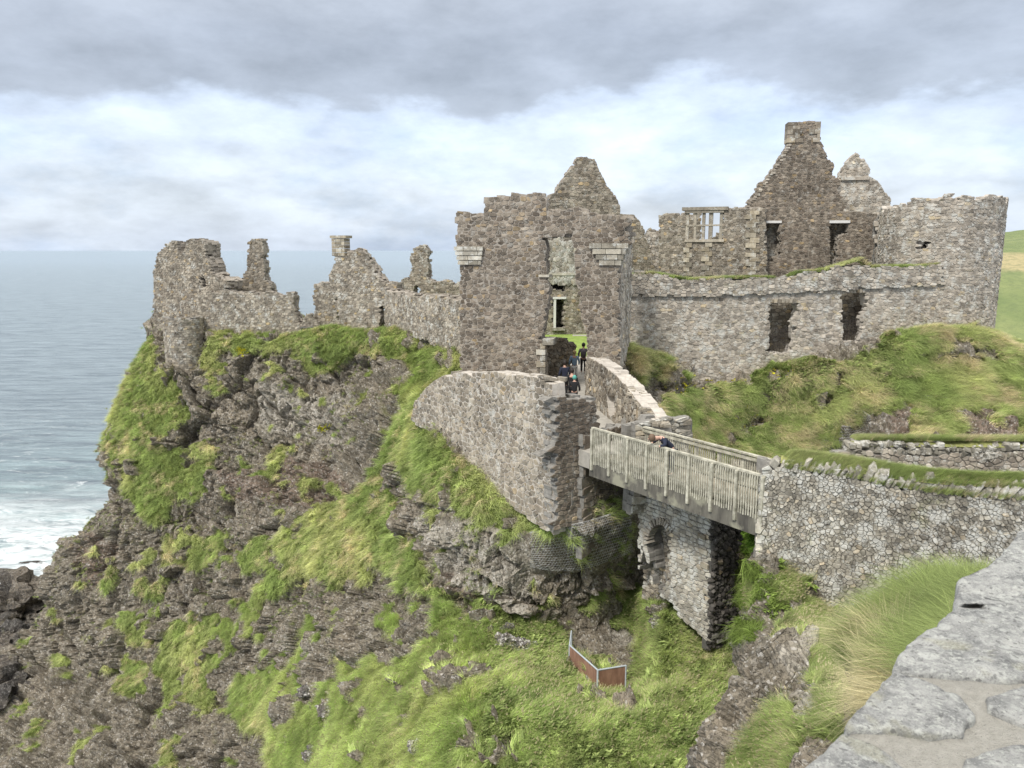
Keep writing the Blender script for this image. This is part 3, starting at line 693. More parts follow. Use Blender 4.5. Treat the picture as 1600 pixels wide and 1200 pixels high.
def px_wall(name, label, pl, poly, holes, w, h, thick, mat, mortar, seed=1, parent=None, cat="ruined wall", rag=.10, **k):
    pz = [pl.uz(*q) for q in poly]; hz = [[pl.uz(*q) for q in hh] for hh in holes]
    us = [q[0] for q in pz]; zs = [q[1] for q in pz]
    root = parent or thing(name, label, cat, pl.map((min(us) + max(us)) / 2, min(zs), -thick / 2))
    loops = [pz] + hz; E_ = []
    for li, lp in enumerate(loops):
        ar = sum(lp[i][0] * lp[(i + 1) % len(lp)][1] - lp[(i + 1) % len(lp)][0] * lp[i][1] for i in range(len(lp)))
        for i in range(len(lp)):
            a, b = lp[i], lp[(i + 1) % len(lp)]; L = math.hypot(b[0] - a[0], b[1] - a[1])
            if L < 1e-6: continue
            nx, ny = (b[1] - a[1]) / L, -(b[0] - a[0]) / L          # outward of the loop when it runs counter-clockwise
            if ar < 0: nx, ny = -nx, -ny
            if li: nx, ny = -nx, -ny
            E_.append((a[0], a[1], (b[0] - a[0]) / L, (b[1] - a[1]) / L, L, nx, ny))
    def trim(c, poly, rg):
        near = []
        for (ax, ay, dx, dy, L, nx, ny) in E_:
            rx, ry = c[0] - ax, c[1] - ay; t = rx * dx + ry * dy
            if -.05 < t < L + .05:
                dd = rx * nx + ry * ny
                if abs(dd) < 1.2 * w: near.append((abs(dd), dd, nx, ny, ax, ay))
        near.sort()
        for (_, dd, nx, ny, ax, ay) in near[:2]:
            poly = clip(poly, nx, ny, ax * nx + ay * ny + max(rg.uniform(-.5, .5) * rag, dd + .02))
            if len(poly) < 3: return None
        return poly
    def ins(u, z):
        a = u + rag * math.sin(z * 5.1 + seed) * .6; b = z + rag * math.sin(u * 3.7 + seed) * .8
        if not in_poly1(a, b, pz): return False
        return not any(in_poly1(a, b, q) for q in hz)
    masonry(root, pl.map, ins, (min(us) - .3, max(us) + .3, min(zs) - .2, max(zs) + .3), w, h, thick, mat, mortar, seed, trim=trim, **k)
    return root, pz
class Round:
    def __init__(s, cx_, cy_, R, batter=0, zb=28, a0=0):
        s.c = (cx_, cy_); s.R = R; s.b = batter; s.zb = zb; s.a0 = a0
    def map(s, u, z, d):
        a = s.a0 + u / s.R; r = s.R + s.b * max(0, s.zb - z) ** 1.3 + d
        return (s.c[0] + r * math.sin(a), s.c[1] - r * math.cos(a), z)

# stone palettes measured off the photograph's walls
M_GATE = stone_mat("brown_basalt_rubble", (.165, .136, .110), (.235, .204, .168), (.33, .25, .15), .25)
M_GREY = stone_mat("grey_rubble", (.28, .248, .212), (.40, .362, .312), (.42, .35, .24), .7, green=.25)
M_WARM = stone_mat("warm_grey_rubble", (.205, .176, .142), (.285, .256, .212), (.38, .29, .17), .4)
M_PALE = stone_mat("lichened_rubble", (.235, .218, .186), (.375, .350, .302), (.45, .38, .28), .9)
M_FAR = stone_mat("sea_side_rubble", (.225, .196, .16), (.32, .29, .245), (.36, .28, .16), .5, green=.12)
M_DARKST = stone_mat("dark_shade_rubble", (.05, .046, .042), (.12, .11, .10), (.16, .13, .09), .1, fine=1.4)  # shade behind openings put into the colour; also the dark pier rubble
M_TAN = stone_mat("dressed_sandstone", (.32, .275, .205), (.37, .335, .27), (.45, .36, .2), .5)
M_CORB = stone_mat("pale_dressed_stone", (.32, .295, .245), (.41, .385, .33), (.46, .38, .22), .5)
M_COPE = stone_mat("white_lichen_coping", (.21, .20, .17), (.38, .36, .315), (.34, .31, .24), .8, (.54, .53, .49))
M_APP = stone_mat('dark_lichened_rubble', (.17, .158, .135), (.36, .338, .29), (.42, .36, .27), 1.0, green=.3)
K_LIGHT = plain_mat("pale_lime_mortar", (.42, .385, .335), .95, .2, 5, .6, .03)
K_WARM = plain_mat("warm_lime_mortar", (.30, .268, .225), .95, .25, 5, .6, .03)
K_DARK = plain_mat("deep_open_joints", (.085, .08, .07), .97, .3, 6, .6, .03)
K_GREY = plain_mat("grey_mortar", (.20, .19, .17), .97, .3, 6, .6, .03)
M_WHITE = plain_mat("whitewashed_lintel", (.58, .57, .54), .8, .08, 4)
# ------------------------------------------------------------------ the gatehouse
def slab(mb, pl, u0, u1, z0, z1, d0, d1, tone=(.5, .5, .5, 1)):
    p = [pl.map(u, z, d) for u in (u0, u1) for z in (z0, z1) for d in (d0, d1)]
    mb.add(p, [(0, 1, 3, 2), (4, 6, 7, 5), (0, 4, 5, 1), (2, 3, 7, 6), (0, 2, 6, 4), (1, 5, 7, 3)], tone)
def part_slab(name, root, mat, pl, *a):
    mb = MB(); slab(mb, pl, *a, tone=(rnd.random(), rnd.random(), rnd.random() * .9, 1)); return mb.build(name, mat, root)
PG = pl_px(718, 39.0, 969, 37.2, -6)
def build_gatehouse():
    poly = [(711,330),(740,333),(755,331),(756,309),(775,306),(798,306),(799,300),(822,303),(846,301),(853,311),(854,326),(880,327),(906,323),(925,330),(937,335),(960,335),(969,337),
            (969,380),(969,640),(718,640),(718,414),(711,385)]
    poly = [(711,330) if q == (711,330) else q for q in poly]
    hole = [(850,372),(873,369),(893,371),(897,390),(899,440),(903,452),(904,480),(909,500),(916,522),(917,556),(918,650),(852,650),(851,570),(848,540),(846,528),(850,506),(856,480),(858,450),(853,430),(854,390)]
    root, pz = px_wall("castle_gatehouse", "tall brown stone gatehouse with pale corbels and a tall broken doorway, behind the bridge", PG, poly, [hole], .27, .165, 1.1, M_GATE, K_WARM, 3,
                       cat="gatehouse", parts=300, gap=.011, lump=.018, vary=.6, jit=.30, rag=.05, flush=.002)
    # right side wall running back, seen at a grazing angle
    u1, zt = PG.uz(969, 337); _, zc = PG.uz(969, 414); _, zb = PG.uz(969, 640)
    a = PG.map(u1, 0, 0); side_dir = Vector((1.62, 6.2, 0)).normalized()
    ps = Plane(a[0], a[1], a[0] + side_dir.x * 6.2, a[1] + side_dir.y * 6.2)
    masonry(root, ps.map, lambda u, z: 1.25 < u < 6.1 and z < zt - .15 * u, (0, 6.2, zb, zt + .3), .36, .24, .8, M_GREY, K_LIGHT, 5, layers=2)
    b = PG.map(0, 0, 0)
    pf = Plane(b[0] + side_dir.x * 6, b[1] + side_dir.y * 6, b[0], b[1])
    masonry(root, pf.map, lambda u, z: 0 < u < 4.7 and z < zt - .25 * (6 - u), (0, 6, zb, zt + .3), .38, .25, .8, M_GATE, K_WARM, 6)
    # right corner turret carried on corbels: front and side leaves stand proud of the wall
    ul, z1 = PG.uz(921, 380); ur, _ = PG.uz(983, 380); _, z0 = PG.uz(950, 415)
    _, ztur = PG.uz(975, 339)
    masonry(root, lambda u, z, d: PG.map(u, z, d + .0), lambda u, z: u1 - .02 < u < ur and z1 - .02 < z < ztur - .05 * math.sin(u * 9), (u1 - .3, ur + .2, z1, ztur + .2), .34, .22, .95, M_GATE, K_WARM, 8, rag=0) if False else \
        masonry(root, PG.map, lambda u, z: u1 - .02 < u < ur and z1 - .02 < z < ztur, (u1 - .3, ur + .2, z1, ztur + .2), .34, .22, .95, M_GATE, K_WARM, 8)
    hgt = (z1 - z0) / 4
    for i in range(4):
        st = ur - .02 - i * (ur - u1 - .03) / 4; s0 = ul + i * .16
        u = s0
        while u < st - .05:
            w_ = min(rnd.uniform(.45, .9), st - u)
            if st - u - w_ < .15: w_ = st - u
            part_slab("corbel_stone", root, M_CORB, PG, u + .01, u + w_ - .01, z1 - (i + 1) * hgt + .02, z1 - i * hgt - .008, -.9, .10 + .03 * (3 - i)); u += w_
    # left corner corbels and overhang
    ua, z1 = PG.uz(712, 385); ub, _ = PG.uz(757, 385); _, z0 = PG.uz(720, 414)
    hgt = (z1 - z0) / 4
    for i in range(4):
        u = ua - .05 + i * .055; e = ub - .04 - i * .04
        while u < e - .05:
            w_ = min(rnd.uniform(.4, .8), e - u)
            if e - u - w_ < .15: w_ = e - u
            part_slab("corbel_stone", root, M_CORB, PG, u + .01, u + w_ - .01, z1 - (i + 1) * hgt + .02, z1 - i * hgt - .008, -.9, .10 + .03 * (3 - i)); u += w_
    # sill stub and quoins beside the doorway
    for (x0, y0, x1, y1) in ((848,529,865,539), (842,429,858,433)):
        a = PG.uz(x0, y0); b = PG.uz(x1, y1); part_slab("sill_stone", root, M_CORB, PG, a[0], b[0], b[1], a[1], -.9, .08)
    y = 536; k = 0
    while y < 612:
        a = PG.uz(838 if k % 2 else 844, y); b = PG.uz(852, y + 9.4); part_slab("jamb_stone", root, M_CORB if k % 3 else M_TAN, PG, a[0], b[0], b[1] + .01, a[1] - .01, -.5, .045); y += 9.6; k += 1
    return root
GATE = build_gatehouse()

# low wall inside the doorway
PI = pl_px(852, 41.5, 902, 43.5, -6.5)
px_wall("inner_wall", "low rough stone wall just inside the gatehouse doorway", PI, [(846,534),(870,528),(893,530),(900,540),(900,556),(892,575),(886,620),(840,620)], [], .34, .19, .6, M_WARM, K_DARK, 12, jit=.45, parts=60, minpx=7)
# gable and hall wall beyond the doorway
PH = pl_px(850, 60, 1020, 61.5, -1)
def build_hall():
    poly = [(854,326),(858,305),(870,300),(873,289),(884,274),(897,257),(901,247),(914,245),(927,245),(936,266),(946,284),(958,300),(966,313),(969,321),(970,334),(992,335),(1000,345),(1006,356),(1010,372),(1016,385),(1018,412),(1028,425),(1028,560),(850,560)]
    hole = [(864,467),(881,466),(880,512),(866,514)]
    root, _ = px_wall("hall_gable", "pointed brown stone gable rising behind the gatehouse roofline", PH, poly, [hole, [(862,442),(884,440),(882,452),(863,454)]], .32, .20, .9, M_WARM, K_WARM, 14, cat="ruined gable", parts=60, minpx=9, rag=.12)
    pk_ = Plane(*PH.map(0, 0, -.95)[:2], *PH.map(PH.L, 0, -.95)[:2])
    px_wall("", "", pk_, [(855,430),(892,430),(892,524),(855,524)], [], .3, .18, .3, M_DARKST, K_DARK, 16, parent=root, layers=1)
    # plastered recess band, ledge and pale door frame
    for (x0, y0, x1, y1, dd, mt, nm) in ((852,426,900,430,.16,M_CORB,"ledge_stone"), (862,464,884,467,.15,M_WHITE,"door_lintel"), (865,467,868,512,.12,M_WHITE,"door_jamb"), (862,512,882,516,.2,M_CORB,"door_sill")):
        a = PH.uz(x0, y0); b = PH.uz(x1, y1); part_slab(nm, root, mt, PH, a[0], b[0], b[1], a[1], -.2, dd)
    a = PH.uz(853, 372); b = PH.uz(906, 448)
    masonry(root, lambda u, z, d: PH.map(u, z, d + .10), lambda u, z: a[0] < u < b[0] and b[1] < z < a[1], (a[0], b[0], b[1], a[1]), .26, .40, .12, M_PALE, K_LIGHT, 15, layers=1)
build_hall()

# ------------------------------------------------------------------ ruins at the left, on the seaward edge
def ruin(name, label, pl, poly, holes=(), w=.26, h=.155, th=.9, mat=None, mort=None, seed=20, cat="ruined wall", **k):
    return px_wall(name, label, pl, poly, holes, w, h, th, mat or M_FAR, mort or K_WARM, seed, cat=cat, chamfer=False, rag=k.pop('rag', .16), **k)
PL1 = pl_px(240, 61, 330, 58.6, -3)
r_, _ = ruin("tower_ruin", "jagged double-peaked ruin at the far left edge of the crag", PL1,
     [(238,560),(239,421),(243,405),(250,392),(256,380),(264,378),(276,378),(279,394),(287,394),(291,377),(301,374),(317,374),(320,381),(321,399),(327,412),(331,424),(340,431),(350,437),(356,441),(356,560)],
     [[(312,432),(318,437),(324,448),(317,447)]], th=1.6, seed=21, mat=M_WARM, parts=40, minpx=8)
PL2 = pl_px(330, 60.5, 430, 60, -2)
ruin("chimney_wall", "ruined wall topped by the tall narrow chimney left of the sea gap", PL2,
     [(330,520),(334,428),(350,438),(370,440),(380,433),(385,418),(387,377),(391,374),(411,374),(413,420),(414,437),(423,442),(426,458),(426,520)], th=1.1, seed=22, mat=M_WARM, cat="chimney wall")
PL3 = pl_px(318, 58.2, 464, 57.2, -3)
ruin("curtain_wall", "long low curtain wall with a ragged right end below the tall chimney", PL3,
     [(305,540),(305,460),(318,456),(350,454),(380,457),(420,456),(440,459),(461,458),(460,478),(466,495),(470,512),(470,545)], th=.9, seed=23, parts=60, minpx=8)
# round bastion
RB = Round(X_at(286, 57.5, -6), 57.7, 1.42, .012, EYE - 8, 0)
def build_bastion():
    zt = EYE - 5.0 * 57 / 57.5; root = thing("round_bastion", "small round flat-topped bastion clinging to the cliff at the far left", "tower", (RB.c[0], RB.c[1], EYE - 12))
    masonry(root, RB.map, lambda u, z: z < zt + .05 * math.sin(u * 4) and -2.9 < u < 2.9, (-2.9, 2.9, EYE - 11.8, zt + .2), .30, .15, .5, M_FAR, K_GREY, 24, jit=.25, parts=60, minpx=7, chamfer=False)
    mb = MB(); n = 20
    mb.add([RB.map(-math.pi * RB.R + 2 * math.pi * RB.R * i / n, zt - .12, -.2) for i in range(n)], [tuple(range(n))]); mb.build("tower_top", K_GREY, root)
build_bastion()
PL4 = pl_px(488, 58, 528, 57.5, -4)
ruin("wall_stub", "short jagged wall stub beside the gap with a view of the sea", PL4, [(492,530),(488,456),(490,449),(493,441),(505,440),(516,444),(524,450),(527,475),(529,530)], seed=25)
PL4b = pl_px(466, 57, 500, 57, -5)
ruin("rubble_sill", "low rubble sill across the sea gap", PL4b, [(466,530),(468,506),(474,499),(478,492),(485,490),(490,499),(498,504),(500,530)], seed=26, th=.7)
def build_bench():
    a = P(470, 512, 56.6); root = thing("viewing_bench", "small dark grey bench in the gap of the curtain wall", "bench", (a.x, a.y, a.z - .4))
    m = plain_mat("grey_boards", (.10, .10, .105), .8, .3, 10)
    for i in range(4):
        mb = MB(); mb.box((a.x + .6, a.y + i * .12, a.z), 1.3, .10, .05); mb.build("seat_slat", m, root)
    for s in (0, 1.2):
        mb = MB(); mb.box((a.x + s, a.y + .18, a.z - .3), .08, .4, .55); mb.build("leg", m, root)
build_bench()
PL5 = pl_px(514, 55.6, 620, 53.8, -3)
root5, _ = ruin("gable_ruin", "sloping gable with a tan squared chimney at its left peak", PL5,
     [(528,560),(526,488),(522,462),(514,445),(512,433),(518,420),(524,402),(522,398),(541,398),(541,390),(550,392),(560,389),(569,393),(577,406),(584,416),(590,428),(598,440),(608,439),(620,440),(622,456),(640,458),(640,560)],
     [[(594,482),(601,480),(602,518),(595,518)]], th=1.0, seed=27, parts=120, minpx=7, cat="ruined gable")
def chim(root, pl, x0, x1, y0, y1, nx, seed):
    a = pl.uz(x0, y0); b = pl.uz(x1, y1); rg = random.Random(seed); z = b[1]; k = 0
    while z < a[1] - .02:
        h_ = min(rg.uniform(.22, .30), a[1] - z); u = a[0]
        while u < b[0] - .02:
            w_ = min(rg.uniform(.3, .5), b[0] - u); 
            if b[0] - u - w_ < .12: w_ = b[0] - u
            part_slab("chimney_block", root, M_TAN, pl, u + .01, u + w_ - .01, z + .008, z + h_ - .008, -.75, .03 + rg.uniform(0, .02)); u += w_
        z += h_; k += 1
chim(root5, PL5, 518, 539, 372, 400, 2, 1); 
mb = MB(); a = PL5.uz(516, 368); b = PL5.uz(541, 372); slab(mb, PL5, a[0], b[0], b[1], a[1], -.8, .08); mb.build("chimney_cap", M_TAN, root5)
PL6 = pl_px(628, 62, 720, 61, -2)
ruin("chimney_ruin", "low rear wall with a round-topped chimney over a dark hearth, left of the gatehouse", PL6,
     [(626,520),(627,437),(640,435),(642,395),(645,386),(655,383),(665,385),(669,393),(670,436),(690,439),(712,441),(730,430),(730,520)], [[(648,449),(651,446),(655,447),(657,454),(657,474),(648,474)]], seed=29, cat="chimney wall")
PL7 = pl_px(602, 53.6, 722, 43.5, -4)
ruin("link_wall", "plain curtain wall running back from the gatehouse to the sloping gable", PL7,
     [(600,530),(600,452),(625,459),(650,461),(680,462),(705,465),(718,466),(724,466),(724,600),(716,600),(700,570),(690,545),(660,530)], seed=30, mat=M_FAR, parts=150, minpx=7)

# ------------------------------------------------------------------ the south wall and its round tower
PS = pl_px(986, 45.4, 1478, 47.0, -4)
def tone_low(u, z, rg):
    return (min(1, rg.random() * .8 + .2), rg.random(), rg.random())
def build_south():
    zu = lambda x, y: PS.uz(x, y)
    holeA = [(1203,475),(1222,470),(1243,474),(1248,486),(1238,500),(1240,530),(1232,552),(1201,550),(1204,510)]
    holeB = [(1316,459),(1330,456),(1352,458),(1354,476),(1348,500),(1346,520),(1340,534),(1318,532),(1317,490)]
    low = [(950,650),(960,460),(1080,460),(1200,455),(1316,448),(1400,444),(1480,439),(1500,640)]
    root, _ = px_wall("south_curtain_wall", "long grey curtain wall with grass along its top and two broken window openings", PS, low, [holeA, holeB], .32, .18, .75, M_GREY, K_LIGHT, 40,
                      parts=300, minpx=8, rag=.08, jit=.4, tone=tone_low)
    pu = Plane(*PS.map(0, 0, .17)[:2], *PS.map(PS.L, 0, .17)[:2])
    up = [(958,464),(960,430),(1000,424),(1020,427),(1052,433),(1080,437),(1132,434),(1165,434),(1200,433),(1222,436),(1248,425),(1280,423),(1303,417),(1330,414),(1360,417),(1400,416),(1440,416),(1474,411),(1478,446),(1400,450),(1316,454),(1200,460),(1080,464)]
    px_wall("", "", pu, up, [], .33, .19, .9, M_GREY, K_GREY, 41, parent=root, rag=.10, jit=.4)
    # dark ground behind the openings, reveals and iron grilles
    pb = Plane(*PS.map(0, 0, -1.9)[:2], *PS.map(PS.L, 0, -1.9)[:2])
    for hx in ((1190, 1262), (1306, 1366)):
        px_wall("", "", pb, [(hx[0],440),(hx[1],440),(hx[1],580),(hx[0],580)], [], .34, .2, .4, M_WARM, K_DARK, 42 + hx[0], parent=root, layers=1)
    mi = plain_mat("rusted_iron", (.05, .04, .035), .6, .3, 12)
    for (x0, x1, y0, y1) in ((1199, 1234, 512, 556), (1317, 1345, 500, 534)):
        gm = MB(); a = PS.uz(x0, y0); b = PS.uz(x1, y1); u = a[0]
        while u < b[0]: gm.tube(PS.map(u, b[1], -.3), PS.map(u, a[1], -.3), .014, 4); u += .16
        z = b[1]
        while z < a[1]: gm.tube(PS.map(a[0], z, -.3), PS.map(b[0], z, -.3), .014, 4); z += .16
        gm.build("window_grille", mi, root)
    # broken arch stones over the openings
    for (x0, x1, y) in ((1203, 1244, 471), (1318, 1352, 455)):
        a = PS.uz(x0, y); b = PS.uz(x1, y); n = 7
        for i in range(n):
            u = a[0] + (b[0] - a[0]) * (i + .5) / n; mb = MB(); w_ = (b[0] - a[0]) / n * .42; rr = rnd.uniform(.10, .17)
            slab(mb, PS, u - w_, u + w_, a[1] - rr * .6, a[1] + rr, -.6, .05, (rnd.random(), rnd.random(), rnd.random(), 1)); mb.build("arch_stone", M_WARM, root)
    return root
SOUTH = build_south()
RT = Round(27.35, 50.2, 3.55, .012, EYE - 4.5, -.52)
def build_tower():
    zt = EYE + 3.1
    root = thing("round_tower", "massive round stone tower at the right end of the long curtain wall", "tower", (RT.c[0], RT.c[1], EYE - 9))
    def top(u): return zt + .12 * math.sin(u * 2.3) + .08 * math.sin(u * 5.1) - (.5 if u < -3.1 else (.32 if u < -1.6 else 0)) - (.22 if -2.3 < u < -1.9 or .6 < u < .95 else 0)
    def ins(u, z):
        if z > top(u): return False
        return not (-1.0 < u < -.5 and EYE + .1 < z < EYE + .5)
    L = math.pi * RT.R
    masonry(root, RT.map, ins, (-L * .62, L * .62, EYE - 10.5, zt + .5), .31, .17, .9, M_GREY, K_LIGHT, 50, parts=300, minpx=8, jit=.42, vary=.4,
            tone=lambda u, z, rg: (rg.random() * .75 + (.25 if z < EYE - 3.5 else .05), rg.random() * .8, rg.random()))
    R2 = Round(RT.c[0], RT.c[1], 2.5, 0, 0, RT.a0)
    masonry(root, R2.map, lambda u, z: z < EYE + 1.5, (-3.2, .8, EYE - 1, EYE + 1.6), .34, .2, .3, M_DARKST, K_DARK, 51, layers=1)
build_tower()
# wall between the tower and the mansion
PK = pl_px(1368, 52.5, 1476, 51.2, 0)
px_wall("tower_link_wall", "ragged grey wall joining the round tower to the mansion", PK,
        [(1366,440),(1366,345),(1378,332),(1396,325),(1400,320),(1412,321),(1421,326),(1440,325),(1470,324),(1480,326),(1480,440)], [[(1440,368),(1446,367),(1447,376),(1441,376)]], .40, .25, 1.1, M_GREY, K_GREY, 52, jit=.5, lump=.045, parts=100, minpx=9, rag=.15)

# ------------------------------------------------------------------ the mansion
M_FRAME = stone_mat('weathered_window_stone', (.29, .26, .215), (.36, .33, .28), (.36, .3, .2), .4)
PM = pl_px(1028, 58, 1196, 55.6, 0)
PM2 = pl_px(1182, 56.6, 1372, 55.4, 1)
def frame_bar(root, pl, x0, y0, x1, y1, d0, d1, name, mat):
    a = pl.uz(x0, y0); b = pl.uz(x1, y1); return part_slab(name, root, mat, pl, a[0], b[0], b[1], a[1], d0, d1)
def build_mansion():
    root, _ = px_wall("mansion_ruin", "roofless mansion with a mullioned window, tan quoins and a tall chimney gable", PM,
        [(1029,445),(1029,336),(1040,333),(1070,333),(1070,326),(1190,323),(1196,322),(1200,445)], [[(1073,328),(1128,328),(1128,376),(1073,376)]], .26, .18, .7, M_WARM, K_WARM, 60, cat="ruined mansion", parts=0, rag=.04)
    gp = [(1164,324),(1170,310),(1182,300),(1182,288),(1194,282),(1207,264),(1218,246),(1230,228),(1231,222),(1232,196),(1237,193),(1254,189),(1276,189),(1281,200),(1282,218),(1288,232),(1296,248),(1304,262),(1301,274),(1308,276),(1314,280),(1314,300),(1324,330),(1370,333),(1372,450),(1164,450)]
    h1 = [(1190,348),(1219,348),(1216,362),(1219,380),(1215,400),(1190,402)]; h2 = [(1298,348),(1326,348),(1324,364),(1310,366),(1304,430),(1298,430)]
    h1b = [(1199,392),(1207,390),(1208,408),(1200,408)]
    px_wall("", "", PM2, gp, [h1, h1b, h2], .28, .17, .95, M_GATE, K_WARM, 61, parent=root, rag=.10, parts=220, minpx=8, jit=.4)
    # recess walls behind the openings
    pb = Plane(*PM2.map(0, 0, -1.2)[:2], *PM2.map(PM2.L, 0, -1.2)[:2])
    px_wall("", "", pb, [(1184,340),(1226,340),(1226,440),(1184,440)], [], .3, .2, .3, M_GREY, K_GREY, 62, parent=root, layers=1)
    px_wall("", "", pb, [(1292,340),(1345,340),(1345,440),(1292,440)], [], .3, .16, .3, M_WARM, K_DARK, 63, parent=root, layers=1)
    # window: head, sill, jambs, mullions, transom
    frame_bar(root, PM, 1066, 324, 1138, 328, -.75, .16, "cornice", M_FRAME)
    frame_bar(root, PM, 1070, 328.3, 1131, 332, -.45, .10, "window_head", M_FRAME)
    frame_bar(root, PM, 1070, 374, 1131, 378, -.45, .12, "window_sill", M_FRAME)
    for x0, x1 in ((1072, 1075.2), (1085, 1087), (1097.5, 1100.5), (1108, 1112.5), (1125, 1128)):
        frame_bar(root, PM, x0, 332, x1, 374, -.40, -.02, "mullion", M_FRAME)
    frame_bar(root, PM, 1073, 351, 1127, 353, -.36, .01, "transom", M_FRAME)
    pbk = Plane(*PM.map(0, 0, -4)[:2], *PM.map(PM.L, 0, -4.6)[:2])
    px_wall("", "", pbk, [(1066,332),(1096,332),(1096,420),(1066,420)], [], .3, .2, .5, M_WARM, K_WARM, 64, parent=root, layers=1)
    px_wall("", "", pbk, [(1066,420),(1066,384),(1114,372),(1120,364),(1134,366),(1134,420)], [], .3, .2, .5, M_WARM, K_WARM, 65, parent=root, layers=1)
    # quoins
    def quoins(x0, x1, ya, yb, wide, pl=PM, dd=.07):
        y = ya; k = 0
        while y < yb:
            h_ = rnd.uniform(6.5, 8.5); off = wide if k % 2 else 0
            frame_bar(root, pl, x0 - off, y + .25, x1 + (wide - off) * .8, y + h_ - .25, -.25, dd + rnd.uniform(0, .02), "quoin", M_TAN if rnd.random() < .7 else M_CORB); y += h_; k += 1
    quoins(1073, 1077, 379, 430, 5); quoins(1102, 1108, 379, 430, 6); quoins(1172, 1181, 329, 430, 7)
    frame_bar(root, PM2, 1190, 345, 1221, 348.5, -.6, .08, "lintel", M_WHITE)
    frame_bar(root, PM2, 1296, 344.5, 1328, 348.5, -.6, .08, "lintel", M_WHITE)
    # dressed chimney head
    a = PM2.uz(1231, 194); b = PM2.uz(1281, 222); rg = random.Random(5); z = b[1]
    while z < a[1]:
        h_ = rg.uniform(.24, .34); u = a[0]
        while u < b[0] - .05:
            w_ = min(rg.uniform(.3, .65), b[0] - u)
            if b[0] - u - w_ < .15: w_ = b[0] - u
            if not (u > a[0] + .5 and u < b[0] - .7 and rg.random() < .75): part_slab("chimney_block", root, M_WARM if rg.random() < .7 else M_TAN, PM2, u, u + w_ - .015, z, z + h_ - .015, -1.0, .05 + rg.uniform(0, .03))
            u += w_
        z += h_
    # raking coping stones on the left slope of the gable
    for i in range(26):
        t = i / 25; x = 1166 + (1232 - 1166) * t ** .9 + rnd.uniform(-1, 1); y = 321 - (321 - 226) * t + rnd.uniform(-1, 1)
        q = PM2.uz(x, y); mb = MB(); s_ = rnd.uniform(.07, .15)
        mb.box(PM2.map(q[0] + .10, q[1] - .06, -.45), s_ * 2.2, 1.0, s_ * 1.1, PM2.d, PM2.n, None, (rnd.random(), rnd.random(), rnd.random(), 1)); mb.build("coping_stone", M_GREY, root)
build_mansion()
PN = pl_px(1305, 60.5, 1394, 59.5, 2)
px_wall("pointed_gable", "smaller pointed grey gable with yellow-green moss, right of the chimney gable", PN,
        [(1306,400),(1306,284),(1310,276),(1313,266),(1322,254),(1332,243),(1338,236),(1345,243),(1353,252),(1360,264),(1358,276),(1372,282),(1382,296),(1391,312),(1393,330),(1393,400)], [], .32, .22, .9, M_GREY, K_LIGHT, 66, cat="ruined gable", parts=60, minpx=7)
mb = MB(); a = PN.uz(1314, 277); b = PN.uz(1358, 281); slab(mb, PN, a[0], b[0], b[1], a[1], -.2, .16); mb.build("gable_ledge", M_GREY, bpy.data.objects["pointed_gable"])
# back range seen through the gap right of the hall gable
PQ = pl_px(1005, 64, 1036, 64, 0)
px_wall("rear_wall_stub", "low mossy wall stub seen in the gap left of the mansion", PQ, [(1000,440),(1004,372),(1016,358),(1022,357),(1034,362),(1036,440)], [], .34, .24, .8, M_GREY, K_GREY, 67)
# ------------------------------------------------------------------ forework walls leading from the bridge to the gate
PF = pl_px(648, 37.0, 866, 27.6, -7)
def build_forework_left():
    poly = [(640,660),(647,628),(652,620),(672,600),(690,588),(715,581),(745,583),(775,581),(800,584),(830,588),(850,592),(862,600),(864,640),(864,840),(858,832),(829,815),(790,785),(748,760),(709,712),(682,682),(650,665)]
    root, _ = px_wall("forework_wall", "large pale rubble wall in front of the gatehouse, left of the bridge end", PF, poly, [], .26, .185, .6, M_WARM, K_LIGHT, 70, parts=300, minpx=9, gap=.016, lump=.020, flush=.0, vary=.62, jit=.40, rag=.05,
        tone=lambda u, z, rg: (rg.random() * .8 + .2, rg.random(), rg.random() * .97))
    # return wall with dark squared quoins, facing the chasm
    a = PF.map(PF.uz(866, 700)[0], 0, 0); bx, by = X_at(926, 28.6, -7), 28.6
    pr = Plane(a[0], a[1], bx, by); pr = Plane(a[0] + pr.n.x * .20, a[1] + pr.n.y * .20, bx + pr.n.x * .20, by + pr.n.y * .20)
    zt = EYE - 5.25
    def tq(u, z, rg):
        if z > EYE - 7.6: return (rg.random() * .45, rg.random() * .3, 0)
        return (rg.random(), rg.random(), rg.random())
    masonry(root, pr.map, lambda u, z: z < zt - .14 * u + .06 * math.sin(u * 7) and -.02 < u < pr.L + .05 and z > EYE - 10.3, (0, pr.L, EYE - 10.6, zt + .2), .27, .15, .8, M_GATE, K_GREY, 71, jit=.2, vary=.25, tone=tq, parts=150, minpx=8)
    # rounded foot running into the gap
    a2 = pr.map(pr.L, 0, 0); p2 = Plane(a2[0], a2[1], a2[0] + 1.9, a2[1] + 2.2)
    masonry(root, p2.map, lambda u, z: z < EYE - 6.9 and z > EYE - 11.5 + u * .2, (0, 2.9, EYE - 12, EYE - 6.9), .30, .17, .6, M_GATE, K_GREY, 72, parts=60, minpx=8)
    # loose coping rubble along the walk side
    for i in range(60):
        t = i / 60; x = 700 + 160 * t; u, z = PF.uz(x, 586 + 10 * t)
        mb = MB(); s_ = rnd.uniform(.12, .24); q = PF.map(u + rnd.uniform(-.1, .1), z + rnd.uniform(-.12, .12), -rnd.uniform(.1, .75))
        e = rnd.uniform(-.5, .5); mb.box(q, s_ * 1.7, s_ * 1.3, s_ * .7, (math.cos(e), math.sin(e), rnd.uniform(-.2, .2)), (-math.sin(e), math.cos(e), 0), None, (rnd.random(), 1, rnd.random(), 1)); mb.build("coping_stone", M_WARM, root)
build_forework_left()
